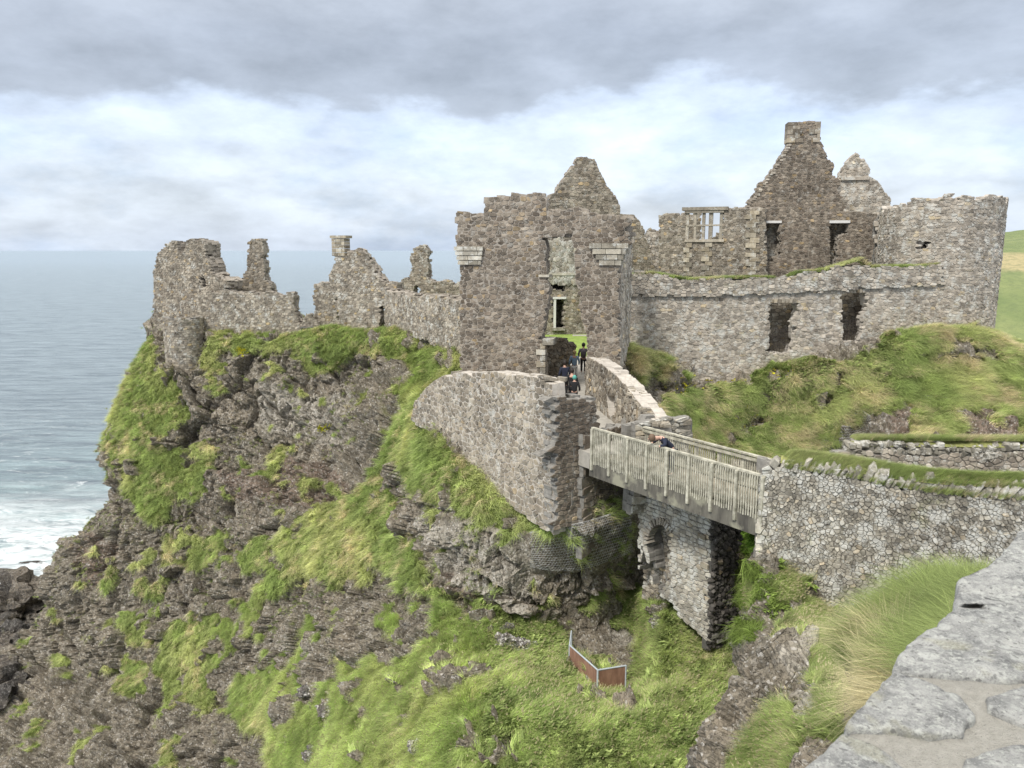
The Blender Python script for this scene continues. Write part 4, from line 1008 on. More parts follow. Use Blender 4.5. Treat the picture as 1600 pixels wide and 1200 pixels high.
PR = pl_px(914, 37.4, 1019, 27.4, -7)      # its left face is seen
def build_forework_right():
    poly = [(914,740),(914,562),(918,558),(930,563),(945,573),(962,586),(978,604),(992,622),(1006,640),(1018,658),(1022,700),(1022,760)]
    win = [[(948,622),(951,616),(959,618),(961,630),(960,648),(950,646)], [(920,616),(926,618),(926,640),(920,640)]]
    root, _ = px_wall("passage_wall", "sloping rubble wall with a slit window on the right of the gate passage", PR, poly, win, .27, .21, .75, M_WARM, K_LIGHT, 75, parts=220, minpx=8, gap=.012, rag=.04, jit=.4)
    # thick broken end with flat layered stones
    q = PR.map(PR.uz(1019, 680)[0], 0, 0)
    pe = Plane(q[0], q[1], q[0] + 1.0, q[1] + .55)
    rg = random.Random(8)
    for i in range(34):
        t = i / 33; yy = 600 + 62 * t; x = 974 + 46 * t; z = PR.uz(x, yy)[1] - .03; u = PR.uz(x, yy)[0]
        for k in range(2):
            mb = MB(); s_ = rg.uniform(.12, .26); e = rg.uniform(-.5, .5); c = PR.map(u, z - k * .05, -.15 - k * .32 + rg.uniform(-.08, .08))
            mb.box(c, s_ * 1.3, s_ * 1.4, rg.uniform(.07, .12), (math.cos(e), math.sin(e), rg.uniform(-.15, .15)), (-math.sin(e), math.cos(e), 0), None, (rg.random(), 1, rg.random(), 1)); mb.build("coping_stone", M_WARM, root)
    masonry(root, pe.map, lambda u, z: z < EYE - 6.15 + .1 * math.sin(u * 9), (0, pe.L * .85, EYE - 9.3, EYE - 6.1), .30, .13, .7, M_PALE, K_GREY, 76, jit=.35, lump=.06, parts=60, minpx=7)
    pw = Plane(*PR.map(0, 0, -.82)[:2], *PR.map(PR.L, 0, -.82)[:2])
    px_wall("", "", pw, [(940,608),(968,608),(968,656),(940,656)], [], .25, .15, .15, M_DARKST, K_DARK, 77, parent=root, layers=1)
build_forework_right()
# passage floor between the two walls, path and lawn beyond the gate
def flat_ground(name, pts, mat, thick=.25):
    mb = MB(); n = len(pts); mb.add([tuple(p) for p in pts] + [(p[0], p[1], p[2] - thick) for p in pts], [tuple(range(n))[::-1], tuple(range(n, 2 * n))] + [(i, (i + 1) % n, n + (i + 1) % n, n + i) for i in range(n)])
    return mb.build(name, mat, None, 'structure')
M_PATH = plain_mat("trodden_gravel", (.33, .31, .27), .95, .2, 3, .5, .03)
M_LAWN = plain_mat("courtyard_lawn", (.17, .25, .05), .95, .2, 2, .5, .03, (.22, .29, .07))
zg = EYE - 7.35
flat_ground("gate_path", [(X_at(930, 27.2, -7.4), 27.2, zg), (X_at(1012, 27.6, -7.4), 27.6, zg), (X_at(930, 37, -7), 37, zg + .1), (X_at(925, 45, -7), 45, zg + .3), (X_at(925, 60, -6.5), 60, EYE - 6.5),
                          (X_at(895, 60, -6.5), 60, EYE - 6.5), (X_at(880, 45, -7), 45, zg + .3), (X_at(850, 37, -7), 37, zg + .1), (X_at(872, 29, -7.4), 29, zg)], M_PATH, .6)
flat_ground("courtyard_lawn", [(X_at(700, 50, -6.5), 50, EYE - 6.62), (X_at(1000, 50, -6.5), 50, EYE - 6.62), (X_at(1080, 60, -6.5), 62, EYE - 6.5), (X_at(600, 62, -6.5), 62, EYE - 6.5)], M_LAWN, .6)
M_STEP = M_WARM

# ------------------------------------------------------------------ arched pier under the bridge
PP = pl_px(998, 27.6, 1108, 24.6, -10)
def build_pier():
    poly = [(996,900),(996,770),(1020,762),(1110,800),(1112,1010),(1085,985),(1060,962),(1040,936),(1022,930),(1005,860)]
    arch = [(1014,870),(1012,840),(1020,824),(1030,819),(1040,823),(1043,836),(1043,905),(1030,930),(1022,925)]
    def tn(u, z, rg): return (.35 + rg.random() * .65, .4 + rg.random() * .6, rg.random())
    root, pz = px_wall("bridge_pier", "pale stone pier with a blind arch standing under the bridge", PP, poly, [arch], .30, .135, 1.15, M_PALE, K_GREY, 80, cat="stone pier", parts=300, minpx=7, jit=.24, vary=.3, gap=.014, tone=tn, rag=.03, back=False)
    pb = Plane(*PP.map(0, 0, -.75)[:2], *PP.map(PP.L, 0, -.75)[:2])
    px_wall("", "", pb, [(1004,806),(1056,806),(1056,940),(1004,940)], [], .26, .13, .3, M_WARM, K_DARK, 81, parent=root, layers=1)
    # voussoirs
    ring = [(1013,850),(1013,838),(1017,829),(1023,822),(1030,818.5),(1037,820),(1042,826),(1044,836)]
    for i in range(len(ring) - 1):
        for s in (0, .5):
            x = ring[i][0] + (ring[i + 1][0] - ring[i][0]) * (s + .25); y = ring[i][1] + (ring[i + 1][1] - ring[i][1]) * (s + .25)
            q = PP.uz(x, y); c0 = PP.uz(1029, 842); v = Vector((q[0] - c0[0], 0, q[1] - c0[1])); v.normalize()
            ax = (PP.d * v.x + Vector((0, 0, v.z))).normalized(); ay = PP.n; az = ax.cross(ay)
            mb = MB(); ctr = Vector(PP.map(q[0], q[1], -.12)) + ax * .12; mb.box(ctr, .27, .34, .085, ax, ay, az, (rnd.random() * .6, .4, rnd.random(), 1)); mb.build("voussoir", M_GREY, root)
    # broken end: dark loose rubble filling the thickness of the pier
    ue, _ = PP.uz(1108, 900); _, zt = PP.uz(1108, 804); _, zb_ = PP.uz(1110, 1003)
    e0 = PP.map(ue + .10, 0, .0); p2 = Plane(e0[0], e0[1], e0[0] - PP.n.x, e0[1] - PP.n.y); rg = random.Random(82)
    bk = MB(); slab(bk, p2, 0.02, 1.15, zb_ - .4, zt, -.3, -.03); bk.build("pier_core", K_DARK, root)
    z = zb_ - .3; row = 0
    while z < zt - .05:
        u = .0 + .05 * (row % 2); wid = 1.12 + .10 * math.sin(z * 2.2) + .05 * math.sin(z * 7)
        while u < wid:
            s_ = rg.uniform(.10, .19); bm = bmesh.new(); bmesh.ops.create_cube(bm, size=1); bmesh.ops.bevel(bm, geom=bm.edges[:], offset=.2, segments=1, affect='EDGES')
            ax = Vector((rg.gauss(0, 1), rg.gauss(0, 1), rg.gauss(0, .5))).normalized(); az = ax.orthogonal().normalized(); ay = ax.cross(az)
            c = Vector(p2.map(u, z + rg.uniform(-.03, .03), rg.uniform(-.02, .09) + .05 * math.sin(z * 3)))
            V = []
            for v in bm.verts:
                q = v.co + Vector((rg.uniform(-.1, .1), rg.uniform(-.1, .1), rg.uniform(-.1, .1))); V.append(tuple(c + ax * q.x * s_ * 1.35 + ay * q.y * s_ * 1.1 + az * q.z * s_ * .95))
            F = [tuple(x.index for x in f.verts) for f in bm.faces]; bm.free()
            link_mesh("rubble_stone", mesh_of("rubble_stone", V, F, [(rg.random(), rg.random() ** 2, rg.random(), 1)] * len(V)), root, M_DARKST)
            u += s_ * 1.05
        z += .125; row += 1
    for k, (x, y) in enumerate([(1100, 838), (1103, 862), (1104, 884), (1108, 925)]):
        a = PP.uz(x - 8, y - 6); b = PP.uz(x + 3, y + 6); part_slab("quoin", root, M_TAN, PP, a[0], b[0], b[1], a[1], -.3, .06)
build_pier()

# ------------------------------------------------------------------ approach walls on the right
NWX = [(7.32, 20.93), (9.94, 19.6), (13.0, 18.85), (17.5, 17.9)]
class PolyLine:
    def __init__(s, pts):
        s.p = [Vector((a, b, 0)) for a, b in pts]; s.s = [0]
        for a, b in zip(s.p, s.p[1:]): s.s.append(s.s[-1] + (b - a).length)
        s.L = s.s[-1]
    def at(s, u):
        i = 0
        while i < len(s.s) - 2 and u > s.s[i + 1]: i += 1
        d = (s.p[i + 1] - s.p[i]).normalized(); n = Vector((d.y, -d.x, 0))
        if 0 < i and u - s.s[i] < .8: 
            d0 = (s.p[i] - s.p[i - 1]).normalized(); w = .5 + (u - s.s[i]) / 1.6; n = (Vector((d0.y, -d0.x, 0)) * (1 - w) + n * w).normalized()
        elif i < len(s.s) - 2 and s.s[i + 1] - u < .8:
            d1 = (s.p[i + 2] - s.p[i + 1]).normalized(); w = .5 + (s.s[i + 1] - u) / 1.6; n = (Vector((d1.y, -d1.x, 0)) * (1 - w) + n * w).normalized()
        return s.p[i] + (s.p[i + 1] - s.p[i]).normalized() * (u - s.s[i]), n, d
    def map(s, u, z, d):
        p, n, _ = s.at(u); b = .04 * max(0, EYE - 6.2 - z); q = p + n * (d + b); return (q.x, q.y, z)
NW = PolyLine(NWX)
FW = PolyLine([(9.65, 21.4), (14.2, 21.25), (19.5, 21.2)])
def top_near(u): return EYE - 6.0 - .05 * u + .05 * math.sin(u * 1.1)
def cope_row(root, line, u0, u1, ztop, rg, size=(.2, .34), depth=.55, rows_=1, lean=.35, d0=0.0, grow=0.0, name="coping_stone", mat=None):
    """upright lichened stones leaning along the wall head"""
    for k in range(rows_):
        u = u0
        while u < u1:
            w_ = rg.choice((rg.uniform(.07, .14), rg.uniform(.12, .24), rg.uniform(.18, .34))); h_ = rg.uniform(*size) * (1 + grow * u) * min(1.25, .6 + w_ * 2.4); z = ztop(u) - rg.uniform(0, .06)
            p, n, d = line.at(u); ln = rg.gauss(lean, .18)
            az = (Vector((0, 0, 1)) + d * ln + n * rg.uniform(-.1, .15)).normalized(); ay = n; ax = ay.cross(az).normalized()
            bm = bmesh.new(); bmesh.ops.create_cube(bm, size=1)
            bmesh.ops.bevel(bm, geom=bm.edges[:], offset=.22, segments=1, affect='EDGES')
            sx, sy, sz = w_ * .95, depth * rg.uniform(.8, 1.05), h_
            jv = [Vector((rg.uniform(-.10, .10), rg.uniform(-.1, .1), rg.uniform(-.12, .12))) for _ in bm.verts]
            c = p + n * (d0 - depth / 2 + k * .1 + rg.uniform(-.03, .05)) + Vector((0, 0, z + h_ * .42))
            V = []
            for v, j in zip(bm.verts, jv):
                q = v.co + j; V.append(tuple(c + ax * q.x * sx + ay * q.y * sy + az * q.z * sz))
            F = [tuple(x.index for x in f.verts) for f in bm.faces]; bm.free()
            t = (rg.random(), rg.random(), rg.random(), 1)
            link_mesh(name, mesh_of(name, V, F, [t] * len(V)), root, mat or M_COPE)
            u += w_ * rg.uniform(.58, .74)
def build_approach():
    root = thing("approach_wall", "tall grey rubble wall with a grassy lichened coping, right of the bridge", "stone wall", (*NWX[1], EYE - 11))
    rg = random.Random(90)
    masonry(root, NW.map, lambda u, z: z < top_near(u) and z > EYE - 9.1 - .55 * u, (-.05, NW.L, EYE - 12.4, EYE - 5.8), .105, .09, .6, M_APP, K_GREY, 91, parts=300, minpx=6, jit=.7, vary=.8, gap=.005, lump=.030,
            tone=lambda u, z, rg: (rg.random() ** .7, rg.random(), rg.random()))
    cope_row(root, NW, .05, NW.L - .2, lambda u: top_near(u) - .03, rg, (.26, .38), .5, grow=.08, lean=.5)
    # wall end at the bridge
    return root
APP = build_approach()
def build_far_parapet():
    root = thing("far_parapet", "low white-stoned parapet with grass on top along the far side of the path", "stone wall", (12, 20.5, EYE - 7.2))
    rg = random.Random(95); tp = lambda u: EYE - 5.42 + .05 * math.sin(u * 1.3)
    masonry(root, FW.map, lambda u, z: z < tp(u) - .3, (0, FW.L, EYE - 7.4, EYE - 5.6), .20, .15, .5, M_GREY, K_GREY, 96, jit=.5)
    cope_row(root, FW, .1, FW.L - .2, lambda u: tp(u) - .36, rg, (.14, .26), .45, lean=.1)
    cope_row(root, FW, .1, FW.L - .2, lambda u: tp(u) - .18, rg, (.12, .22), .42, lean=.1)
build_far_parapet()
flat_ground("approach_path", [(7.0, 21.2, EYE - 7.42), (9.94, 19.8, EYE - 7.42), (13.0, 19.0, EYE - 7.42), (17.5, 18.1, EYE - 7.42), (19.5, 21.2, EYE - 7.42), (14.2, 21.3, EYE - 7.42), (9.7, 21.5, EYE - 7.42), (7.9, 22.7, EYE - 7.42)], M_PATH, .3)

# ------------------------------------------------------------------ footbridge
def build_bridge():
    m_w = plain_mat("weathered_timber", (.25, .24, .18), .85, .25, 5, .5, .01, (.42, .40, .325))
    def beam_mat():
        m, nt, b = newmat("stained_timber_beam"); t = NT(nt); p = t.pos()
        n = t.noise(t.mapping(p, (1, 1, .25)), 4.5, 6, .65); s = t.noise(p, 1.3, 4, .6)
        c = t.mix(t.ramp(n, .35, .65), (.055, .050, .042), (.15, .14, .112)); c = t.mix(t.ramp(s, .50, .62), c, (.24, .23, .17))
        t.put(b.inputs["Base Color"], c); b.inputs["Roughness"].default_value = .9; t.put(b.inputs["Normal"], t.bump(n, .4, .01)); return m
    m_b = beam_mat(); m_d = plain_mat("deck_boards", (.28, .25, .19), .9, .2, 8)
    ZR = EYE - 6.28                                                   # top of the rail
    A0, A1 = Vector((X_at(926, 27.1, -6.3), 27.1, 0)), Vector((X_at(1198, 21.0, -6.3), 21.0, 0))
    d = (A1 - A0); L = d.length; d.normalize(); n = Vector((-d.y, d.x, 0))          # n points to the far rail
    if n.y < 0: n = -n
    W = 1.62; ez = Vector((0, 0, 1))
    root = thing("footbridge", "weathered timber footbridge with slatted railings crossing the chasm", "bridge", (A0 + A1) / 2 + n * W / 2 + ez * (ZR - 1.3))
    def bx_(name, c, sx, sy, sz, mat, dd=d, par=root):
        mb = MB(); mb.box(c, sx, sy, sz, dd, Vector((-dd.y, dd.x, 0)), ez, (rnd.random(), rnd.random(), rnd.random(), 1)); return mb.build(name, mat, par)
    mid = (A0 + A1) / 2
    for side, off in (("near", 0), ("far", W)):
        o = n * off; s = -1 if side == "near" else 1; z0 = ZR
        e0, e1 = (0, L) if side == "near" else (.35, L + .9)
        c = A0 + d * ((e0 + e1) / 2) + o
        bx_("handrail", c + ez * (z0 - .03), e1 - e0, .12, .055, m_w)
        bx_("lower_rail", c + ez * (z0 - .16) - n * s * .03, e1 - e0, .04, .09, m_w)
        bx_("bottom_rail", c + ez * (z0 - 1.02) - n * s * .03, e1 - e0, .04, .09, m_w)
        posts = 9
        for i in range(posts):
            u = e0 + .06 + (e1 - e0 - .12) * i / (posts - 1); q = A0 + d * u + o
            bx_("post", q + ez * (z0 - .06 - .76) + n * s * .075, .095, .08, 1.52, m_w)
        u = e0 + .16; k = 0
        while u < e1 - .08:
            q = A0 + d * u + o; j = rnd.uniform(-.015, .015)
            near_post = min(abs(u - (e0 + .06 + (e1 - e0 - .12) * i / (posts - 1))) for i in range(posts))
            if near_post > .07:
                mb = MB(); ln = 1.27 + j * 2
                mb.box(q + ez * (z0 - .07 - ln / 2) + n * s * .045, .040, .026, ln, d, n, (ez + d * rnd.uniform(-.004, .004)).normalized(), (rnd.random(), rnd.random(), rnd.random(), 1)); mb.build("baluster", m_w, root); k += 1
            u += .088
        bx_("edge_beam", A0 + d * (L / 2) + o + ez * (z0 - 1.22 - .31) - n * s * .03, L + .2, .14, .62, m_b)
    bx_("edge_beam", A0 + d * (L / 2) + n * W / 2 + ez * (ZR - 1.5), L + .1, .16, .34, m_b)
    k = int(L / .15)
    for i in range(k):
        bx_("deck_plank", A0 + d * ((i + .5) * L / k) + n * W / 2 + ez * (ZR - 1.14), L / k - .012, W - .1, .05, m_d)
    return A0, d, n, L, ZR, root
BR = build_bridge()
# ------------------------------------------------------------------ foreground parapet (its flat top, close to the lens)
def build_parapet():
    DZ = .80; ztop = EYE - DZ
    def gp(px, py): d = ray(px, py); s = -DZ / d[2]; return Vector((d[0] * s, d[1] * s, ztop))
    root = thing("foreground_parapet", "close lichen-covered parapet top set in pale mortar at the lower right corner", "stone wall", gp(1500, 1050))
    m, nt, b = newmat("lichened_capstone"); t = NT(nt); p = t.pos(); r = t.sep(t.attr("tone"))
    n1 = t.noise(p, 14, 7, .68, .3); n2 = t.noise(p, 70, 7, .78); n3 = t.noise(t.mapping(p, (1, 1, 1), (0, 0, .5)), 5, 4, .6)
    c = t.mix(t.ramp(n1, .38, .62), (.18, .183, .178), (.43, .43, .405))
    c = t.mix(t.ramp(t.math('ADD', n2, t.math('MULTIPLY', n3, .3)), .66, .76, 0, .8), c, (.56, .57, .52))
    c = t.mix(t.ramp(t.noise(p, 26, 6, .75), .60, .68, 0, .8), c, (.10, .10, .10))
    c = t.mix(t.ramp(t.noise(p, 8, 3, .6), .62, .68, 0, .5), c, (.34, .33, .23))
    wp = t.new("ShaderNodeVectorMath", operation='ADD'); cc_ = t.new("ShaderNodeCombineXYZ"); t.put(cc_.inputs[0], t.math('MULTIPLY', t.noise(p, 30, 4, .6), .03)); t.put(cc_.inputs[1], t.math('MULTIPLY', t.noise(p, 34, 4, .6), .03)); t.put(wp.inputs[0], p); t.put(wp.inputs[1], cc_.outputs[0])
    sp1 = t.ramp(t.math('ADD', t.voro(wp.outputs[0], 17), t.math('MULTIPLY', n2, .35)), .36, .42, 1, 0)
    sp2 = t.ramp(t.math('ADD', t.voro(wp.outputs[0], 55), t.math('MULTIPLY', n2, .3)), .33, .40, 1, 0)
    c = t.mix(t.math('MULTIPLY', sp1, .65), c, (.52, .53, .49)); c = t.mix(t.math('MULTIPLY', sp2, .6), c, (.09, .09, .088))
    grit = t.noise(p, 260, 3, .7)
    c = t.mix(t.ramp(grit, .56, .64, 0, .45), c, (.50, .50, .47)); c = t.mix(t.ramp(grit, .44, .36, 0, .5), c, (.10, .10, .10))
    t.put(b.inputs["Base Color"], c); b.inputs["Roughness"].default_value = .9
    t.put(b.inputs["Normal"], t.bump(t.math('ADD', n1, t.math('ADD', t.math('MULTIPLY', n2, .5), t.math('MULTIPLY', grit, .2))), 1.0, .018))
    mm, nt, b = newmat("sandy_mortar"); t = NT(nt); p = t.pos(); n = t.noise(p, 60, 5, .75); n2 = t.noise(p, 7, 4, .6)
    g2 = t.noise(p, 240, 3, .75); mc = t.mix(t.ramp(n, .3, .7), (.38, .36, .31), (.55, .53, .47)); mc = t.mix(t.ramp(g2, .58, .64, 0, .7), mc, (.24, .225, .20)); mc = t.mix(t.ramp(n2, .52, .66, 0, .5), mc, (.34, .33, .30)); t.put(b.inputs["Base Color"], mc); b.inputs["Roughness"].default_value = .95
    t.put(b.inputs["Normal"], t.bump(t.math('ADD', n, t.math('ADD', n2, g2)), 1.0, .010))
    # stone outlines, in picture order from the far end to the near one
    polys = [
     [(1600,832),(1590,838),(1566,872),(1536,898),(1500,912),(1502,925),(1560,928),(1640,925),(1700,900),(1700,790),(1640,796)],
     [(1528,938),(1502,952),(1492,944),(1494,930),(1600,930),(1700,935),(1740,955),(1700,985),(1600,985),(1540,955)],
     [(1500,952),(1478,968),(1440,1000),(1408,1030),(1400,1050),(1440,1056),(1520,1062),(1620,1070),(1720,1060),(1740,1000),(1640,990),(1560,962)],
     [(1398,1056),(1370,1082),(1346,1112),(1326,1136),(1330,1142),(1400,1148),(1460,1156),(1500,1152),(1524,1120),(1490,1090),(1430,1066)],
     [(1548,1096),(1552,1112),(1600,1136),(1720,1150),(1760,1110),(1700,1084),(1600,1080)],
     [(1316,1154),(1290,1176),(1262,1202),(1230,1236),(1215,1262),(1300,1290),(1400,1290),(1440,1230),(1400,1196),(1360,1168)],
     [(1508,1192),(1560,1178),(1640,1172),(1760,1190),(1800,1260),(1680,1300),(1540,1270),(1500,1215)]]
    rg = random.Random(4)
    for i, poly in enumerate(polys):
        P2 = [gp(*q) for q in poly]; c = sum(P2, Vector()) / len(P2); P2 = [c + (q - c) * 1.05 for q in P2]
        # resample the outline and build a slightly domed slab with ragged edge
        pts = []
        for k in range(len(P2)):
            a, b_ = P2[k], P2[(k + 1) % len(P2)]; n = max(2, int((b_ - a).length / .012))
            for j in range(n): pts.append(a + (b_ - a) * (j / n))
        m_ = len(pts); arr = np.array([[q.x, q.y, 0] for q in pts]); jit = fbm(arr * 22, 4, 31 + i) * .010
        ctr = np.array([c.x, c.y, 0]); dr = arr - ctr; dr /= np.linalg.norm(dr, axis=1, keepdims=True); arr = arr + dr * jit[:, None]
        V, F = [], []; rings = [(1.0, -.10), (1.0, -.004), (.99, .005), (.965, .009), (.92, .011), (.82, .012), (.7, .012), (.58, .012), (.45, .012), (.3, .012), (.12, .012)]
        for s_, h_ in rings:
            for q in arr:
                x, y = ctr[0] + (q[0] - ctr[0]) * s_, ctr[1] + (q[1] - ctr[1]) * s_; V.append([x, y, ztop + h_])
        V = np.array(V); nz = fbm(V * 34, 5, 60 + i) * .006 + fbm(V * 8, 3, 70 + i) * .006
        V[m_:, 2] += nz[m_:]
        for a in range(len(rings) - 1):
            for k in range(m_): F.append((a * m_ + k, a * m_ + (k + 1) % m_, (a + 1) * m_ + (k + 1) % m_, (a + 1) * m_ + k))
        F.append(tuple(range((len(rings) - 1) * m_, len(rings) * m_)))
        link_mesh("capstone", mesh_of("capstone", [tuple(v) for v in V], F, None, True), root, m)
    # the mortar bed: outline of the wall, a hand's breadth lower, and the wall below
    edge = [(1215,1262),(1240,1228),(1272,1196),(1300,1168),(1330,1136),(1366,1090),(1404,1046),(1440,1006),(1480,970),(1502,948),(1500,915),(1540,902),(1570,876),(1600,838),(1650,790),(1700,740)]
    E = [gp(*q) for q in edge]; N_ = Vector((.80, -.60, 0)); V, F = [], []; cols = 60
    EE = []
    for k in range(len(E) - 1):
        for j in range(10): EE.append(E[k] + (E[k + 1] - E[k]) * (j / 10))
    A = np.array([[e.x, e.y, 0] for e in EE]); jj = fbm(A * 18, 4, 5) * .008
    for k, e in enumerate(EE):
        for j in range(cols):
            w_ = .002 + j / cols * 1.3; V.append([e.x + N_.x * (w_ + .006) + jj[k], e.y + N_.y * (w_ + .006), ztop - .002])
    V = np.array(V); V[:, 2] += fbm(V * 14, 5, 90) * .006
    for k in range(len(EE) - 1):
        for j in range(cols - 1): F.append((k * cols + j, (k + 1) * cols + j, (k + 1) * cols + j + 1, k * cols + j + 1))
    n0 = len(V); V = [tuple(v) for v in V]
    for k, e in enumerate(EE): V.append((V[k * cols][0] + .01, V[k * cols][1], ztop - 1.4))
    for k in range(len(EE) - 1): F.append((k * cols, n0 + k, n0 + k + 1, (k + 1) * cols))
    link_mesh("mortar_bed", mesh_of("mortar_bed", V, F, None, True), root, mm)
build_parapet()

# ------------------------------------------------------------------ grass and herbs
def tuft_mesh(name, n, h, wd, lean, seed, spread=.12, segs=2, leafy=False, heads=0):
    rg = random.Random(seed); V, F, T = [], [], []
    for i in range(n):
        a = rg.uniform(0, 6.283); r = spread * math.sqrt(rg.random()); x, y = r * math.cos(a), r * math.sin(a)
        hh = h * rg.uniform(.55, 1.15); ln = lean * rg.uniform(.5, 1.4); da = rg.gauss(0, .38); dx, dy = math.cos(da), math.sin(da)
        fa = rg.uniform(0, 3.14); wx, wy = math.cos(fa) * wd * rg.uniform(.6, 1.2), math.sin(fa) * wd
        b = len(V); tn = rg.random()
        for s in range(segs + 1):
            t = s / segs; px_ = x + dx * ln * hh * t * t; py_ = y + dy * ln * hh * t * t; z = hh * t * (1 - .45 * ln * t * t * .6) - .03
            w_ = (1 - t) if not leafy else math.sin(math.pi * min(.98, .12 + .85 * t))
            w_ = max(w_, .06)
            V.append((px_ - wx * w_ / 2, py_ - wy * w_ / 2, z)); V.append((px_ + wx * w_ / 2, py_ + wy * w_ / 2, z)); T += [(tn, t, 0, 1)] * 2
        for s in range(segs): F.append((b + 2 * s, b + 2 * s + 1, b + 2 * s + 3, b + 2 * s + 2))
        if i < heads:
            q = Vector(V[-1]); b = len(V); w_ = wd * 1.6
            V += [(q.x - w_, q.y, q.z), (q.x + w_, q.y, q.z), (q.x + dx * .05, q.y + w_, q.z + h * .16), (q.x, q.y - w_, q.z + h * .02)]; F += [(b, b + 1, b + 2), (b, b + 3, b + 2)]; T += [(tn, 1, 1, 1)] * 4
    me = mesh_of(name, V, F, T); return bpy.data.objects.new(name, me)
def grass_mat():
    m, nt, b = newmat("grass_blades"); t = NT(nt)
    tn = t.sep(t.attr("tone")); ct = t.attr("ct", 0, 'INSTANCER')
    k = t.ramp(tn[0], 0, 1, .55, 1.4); g_ = t.new("ShaderNodeCombineColor")
    for i in range(3): t.put(g_.inputs[i], k)
    c = t.mix(1, ct, g_.outputs[0], 'MULTIPLY')
    c = t.mix(t.math('MULTIPLY', t.ramp(tn[1], .35, 1, 0, .22), t.ramp(tn[0], .5, 1)), c, (.40, .37, .17))
    c = t.mix(tn[2], c, (.45, .40, .24))
    t.put(b.inputs["Base Color"], c); b.inputs["Roughness"].default_value = .7; b.inputs["Specular IOR Level"].default_value = .2
    tr = t.new("ShaderNodeBsdfTranslucent"); t.put(tr.inputs[0], c); ms = t.new("ShaderNodeMixShader"); ms.inputs[0].default_value = .3
    out = [n for n in t.N if n.type == 'OUTPUT_MATERIAL'][0]
    t.L.new(b.outputs[0], ms.inputs[1]); t.L.new(tr.outputs[0], ms.inputs[2]); t.L.new(ms.outputs[0], out.inputs[0]); return m
M_GRASS = grass_mat()
def gn_tree(objs):
    ng = bpy.data.node_groups.new("scatter", 'GeometryNodeTree'); ng.interface.new_socket("Geometry", in_out='INPUT', socket_type='NodeSocketGeometry'); ng.interface.new_socket("Geometry", in_out='OUTPUT', socket_type='NodeSocketGeometry')
    N, L = ng.nodes, ng.links; gi = N.new("NodeGroupInput"); go = N.new("NodeGroupOutput"); g2 = N.new("GeometryNodeGeometryToInstance")
    for o in objs:
        oi = N.new("GeometryNodeObjectInfo"); oi.inputs["Object"].default_value = o; oi.inputs["As Instance"].default_value = True; L.new(oi.outputs["Geometry"], g2.inputs[0])
    # one socket keeps the instances apart for Pick Instance
    jn = N.new("GeometryNodeJoinGeometry")
    for l in list(g2.inputs[0].links): L.new(l.from_socket, jn.inputs[0])
    N.remove(g2)
    ip = N.new("GeometryNodeInstanceOnPoints"); ip.inputs["Pick Instance"].default_value = True
    L.new(gi.outputs[0], ip.inputs["Points"]); L.new(jn.outputs[0], ip.inputs["Instance"])
    def na(name, typ):
        n = N.new("GeometryNodeInputNamedAttribute"); n.data_type = typ; n.inputs[0].default_value = name; return n.outputs[0]
    L.new(na("rot", 'FLOAT_VECTOR'), ip.inputs["Rotation"]); L.new(na("scl", 'FLOAT_VECTOR'), ip.inputs["Scale"]); L.new(na("pick", 'INT'), ip.inputs["Instance Index"])
    L.new(ip.outputs[0], go.inputs[0]); return ng
def scatter(name, label, pos, nrm, scale, col, tree, npick, yaw=None, up=.55, cat="grass", seed=0):
    rg = np.random.default_rng(seed + 5); n = len(pos)
    z = nrm * (1 - up) + np.array((0, 0, 1)) * up; z /= np.linalg.norm(z, axis=1, keepdims=True)
    # blades lean with the wind and down the slope
    dn = nrm - (nrm @ np.array((0, 0, 1.)))[:, None] * 0; dn = dn * np.array((1, 1, 0)); 
    lean = dn * 1.0 + np.array((.55, -.25, 0)) ; ang = np.arctan2(lean[:, 1], lean[:, 0]) + rg.normal(0, .30, n) + fbm(pos * .5, 2, 400) * .8
    if yaw is not None: ang = yaw
    x = np.stack([np.cos(ang), np.sin(ang), 0 * ang], 1); x -= (x * z).sum(1)[:, None] * z; x /= np.linalg.norm(x, axis=1, keepdims=True) + 1e-9; y = np.cross(z, x)
    # euler XYZ from the rotation matrix with columns x, y, z
    r20 = x[:, 2]; r21 = y[:, 2]; r22 = z[:, 2]; r10 = x[:, 1]; r00 = x[:, 0]
    e = np.stack([np.arctan2(r21, r22), -np.arcsin(np.clip(r20, -1, 1)), np.arctan2(r10, r00)], 1)
    me = bpy.data.meshes.new(name); me.vertices.add(n); me.vertices.foreach_set("co", pos.astype(np.float32).ravel())
    a = me.attributes.new("rot", 'FLOAT_VECTOR', 'POINT'); a.data.foreach_set("vector", e.astype(np.float32).ravel())
    a = me.attributes.new("scl", 'FLOAT_VECTOR', 'POINT'); a.data.foreach_set("vector", np.repeat(scale[:, None], 3, 1).astype(np.float32).ravel())
    a = me.attributes.new("pick", 'INT', 'POINT'); a.data.foreach_set("value", rg.integers(0, npick, n).astype(np.int32))
    a = me.attributes.new("ct", 'FLOAT_COLOR', 'POINT'); a.data.foreach_set("color", np.concatenate([col, np.ones((n, 1))], 1).astype(np.float32).ravel())
    o = bpy.data.objects.new(name, me); COL.objects.link(o); md = o.modifiers.new("scatter", 'NODES'); md.node_group = tree
    return setp(o, label, cat, None, 'stuff')
T_SHORT = [tuft_mesh("grass_tuft", 18, .44, .030, 1.1, i, .15, 3) for i in range(5)]
T_LONG = [tuft_mesh("long_grass_tuft", 22, .62, .020, .8, 30 + i, .16, 3, heads=1) for i in range(5)]
T_HERB = [tuft_mesh("herb_tuft", 16, .30, .085, .7, 60 + i, .14, 3, leafy=True) for i in range(4)]
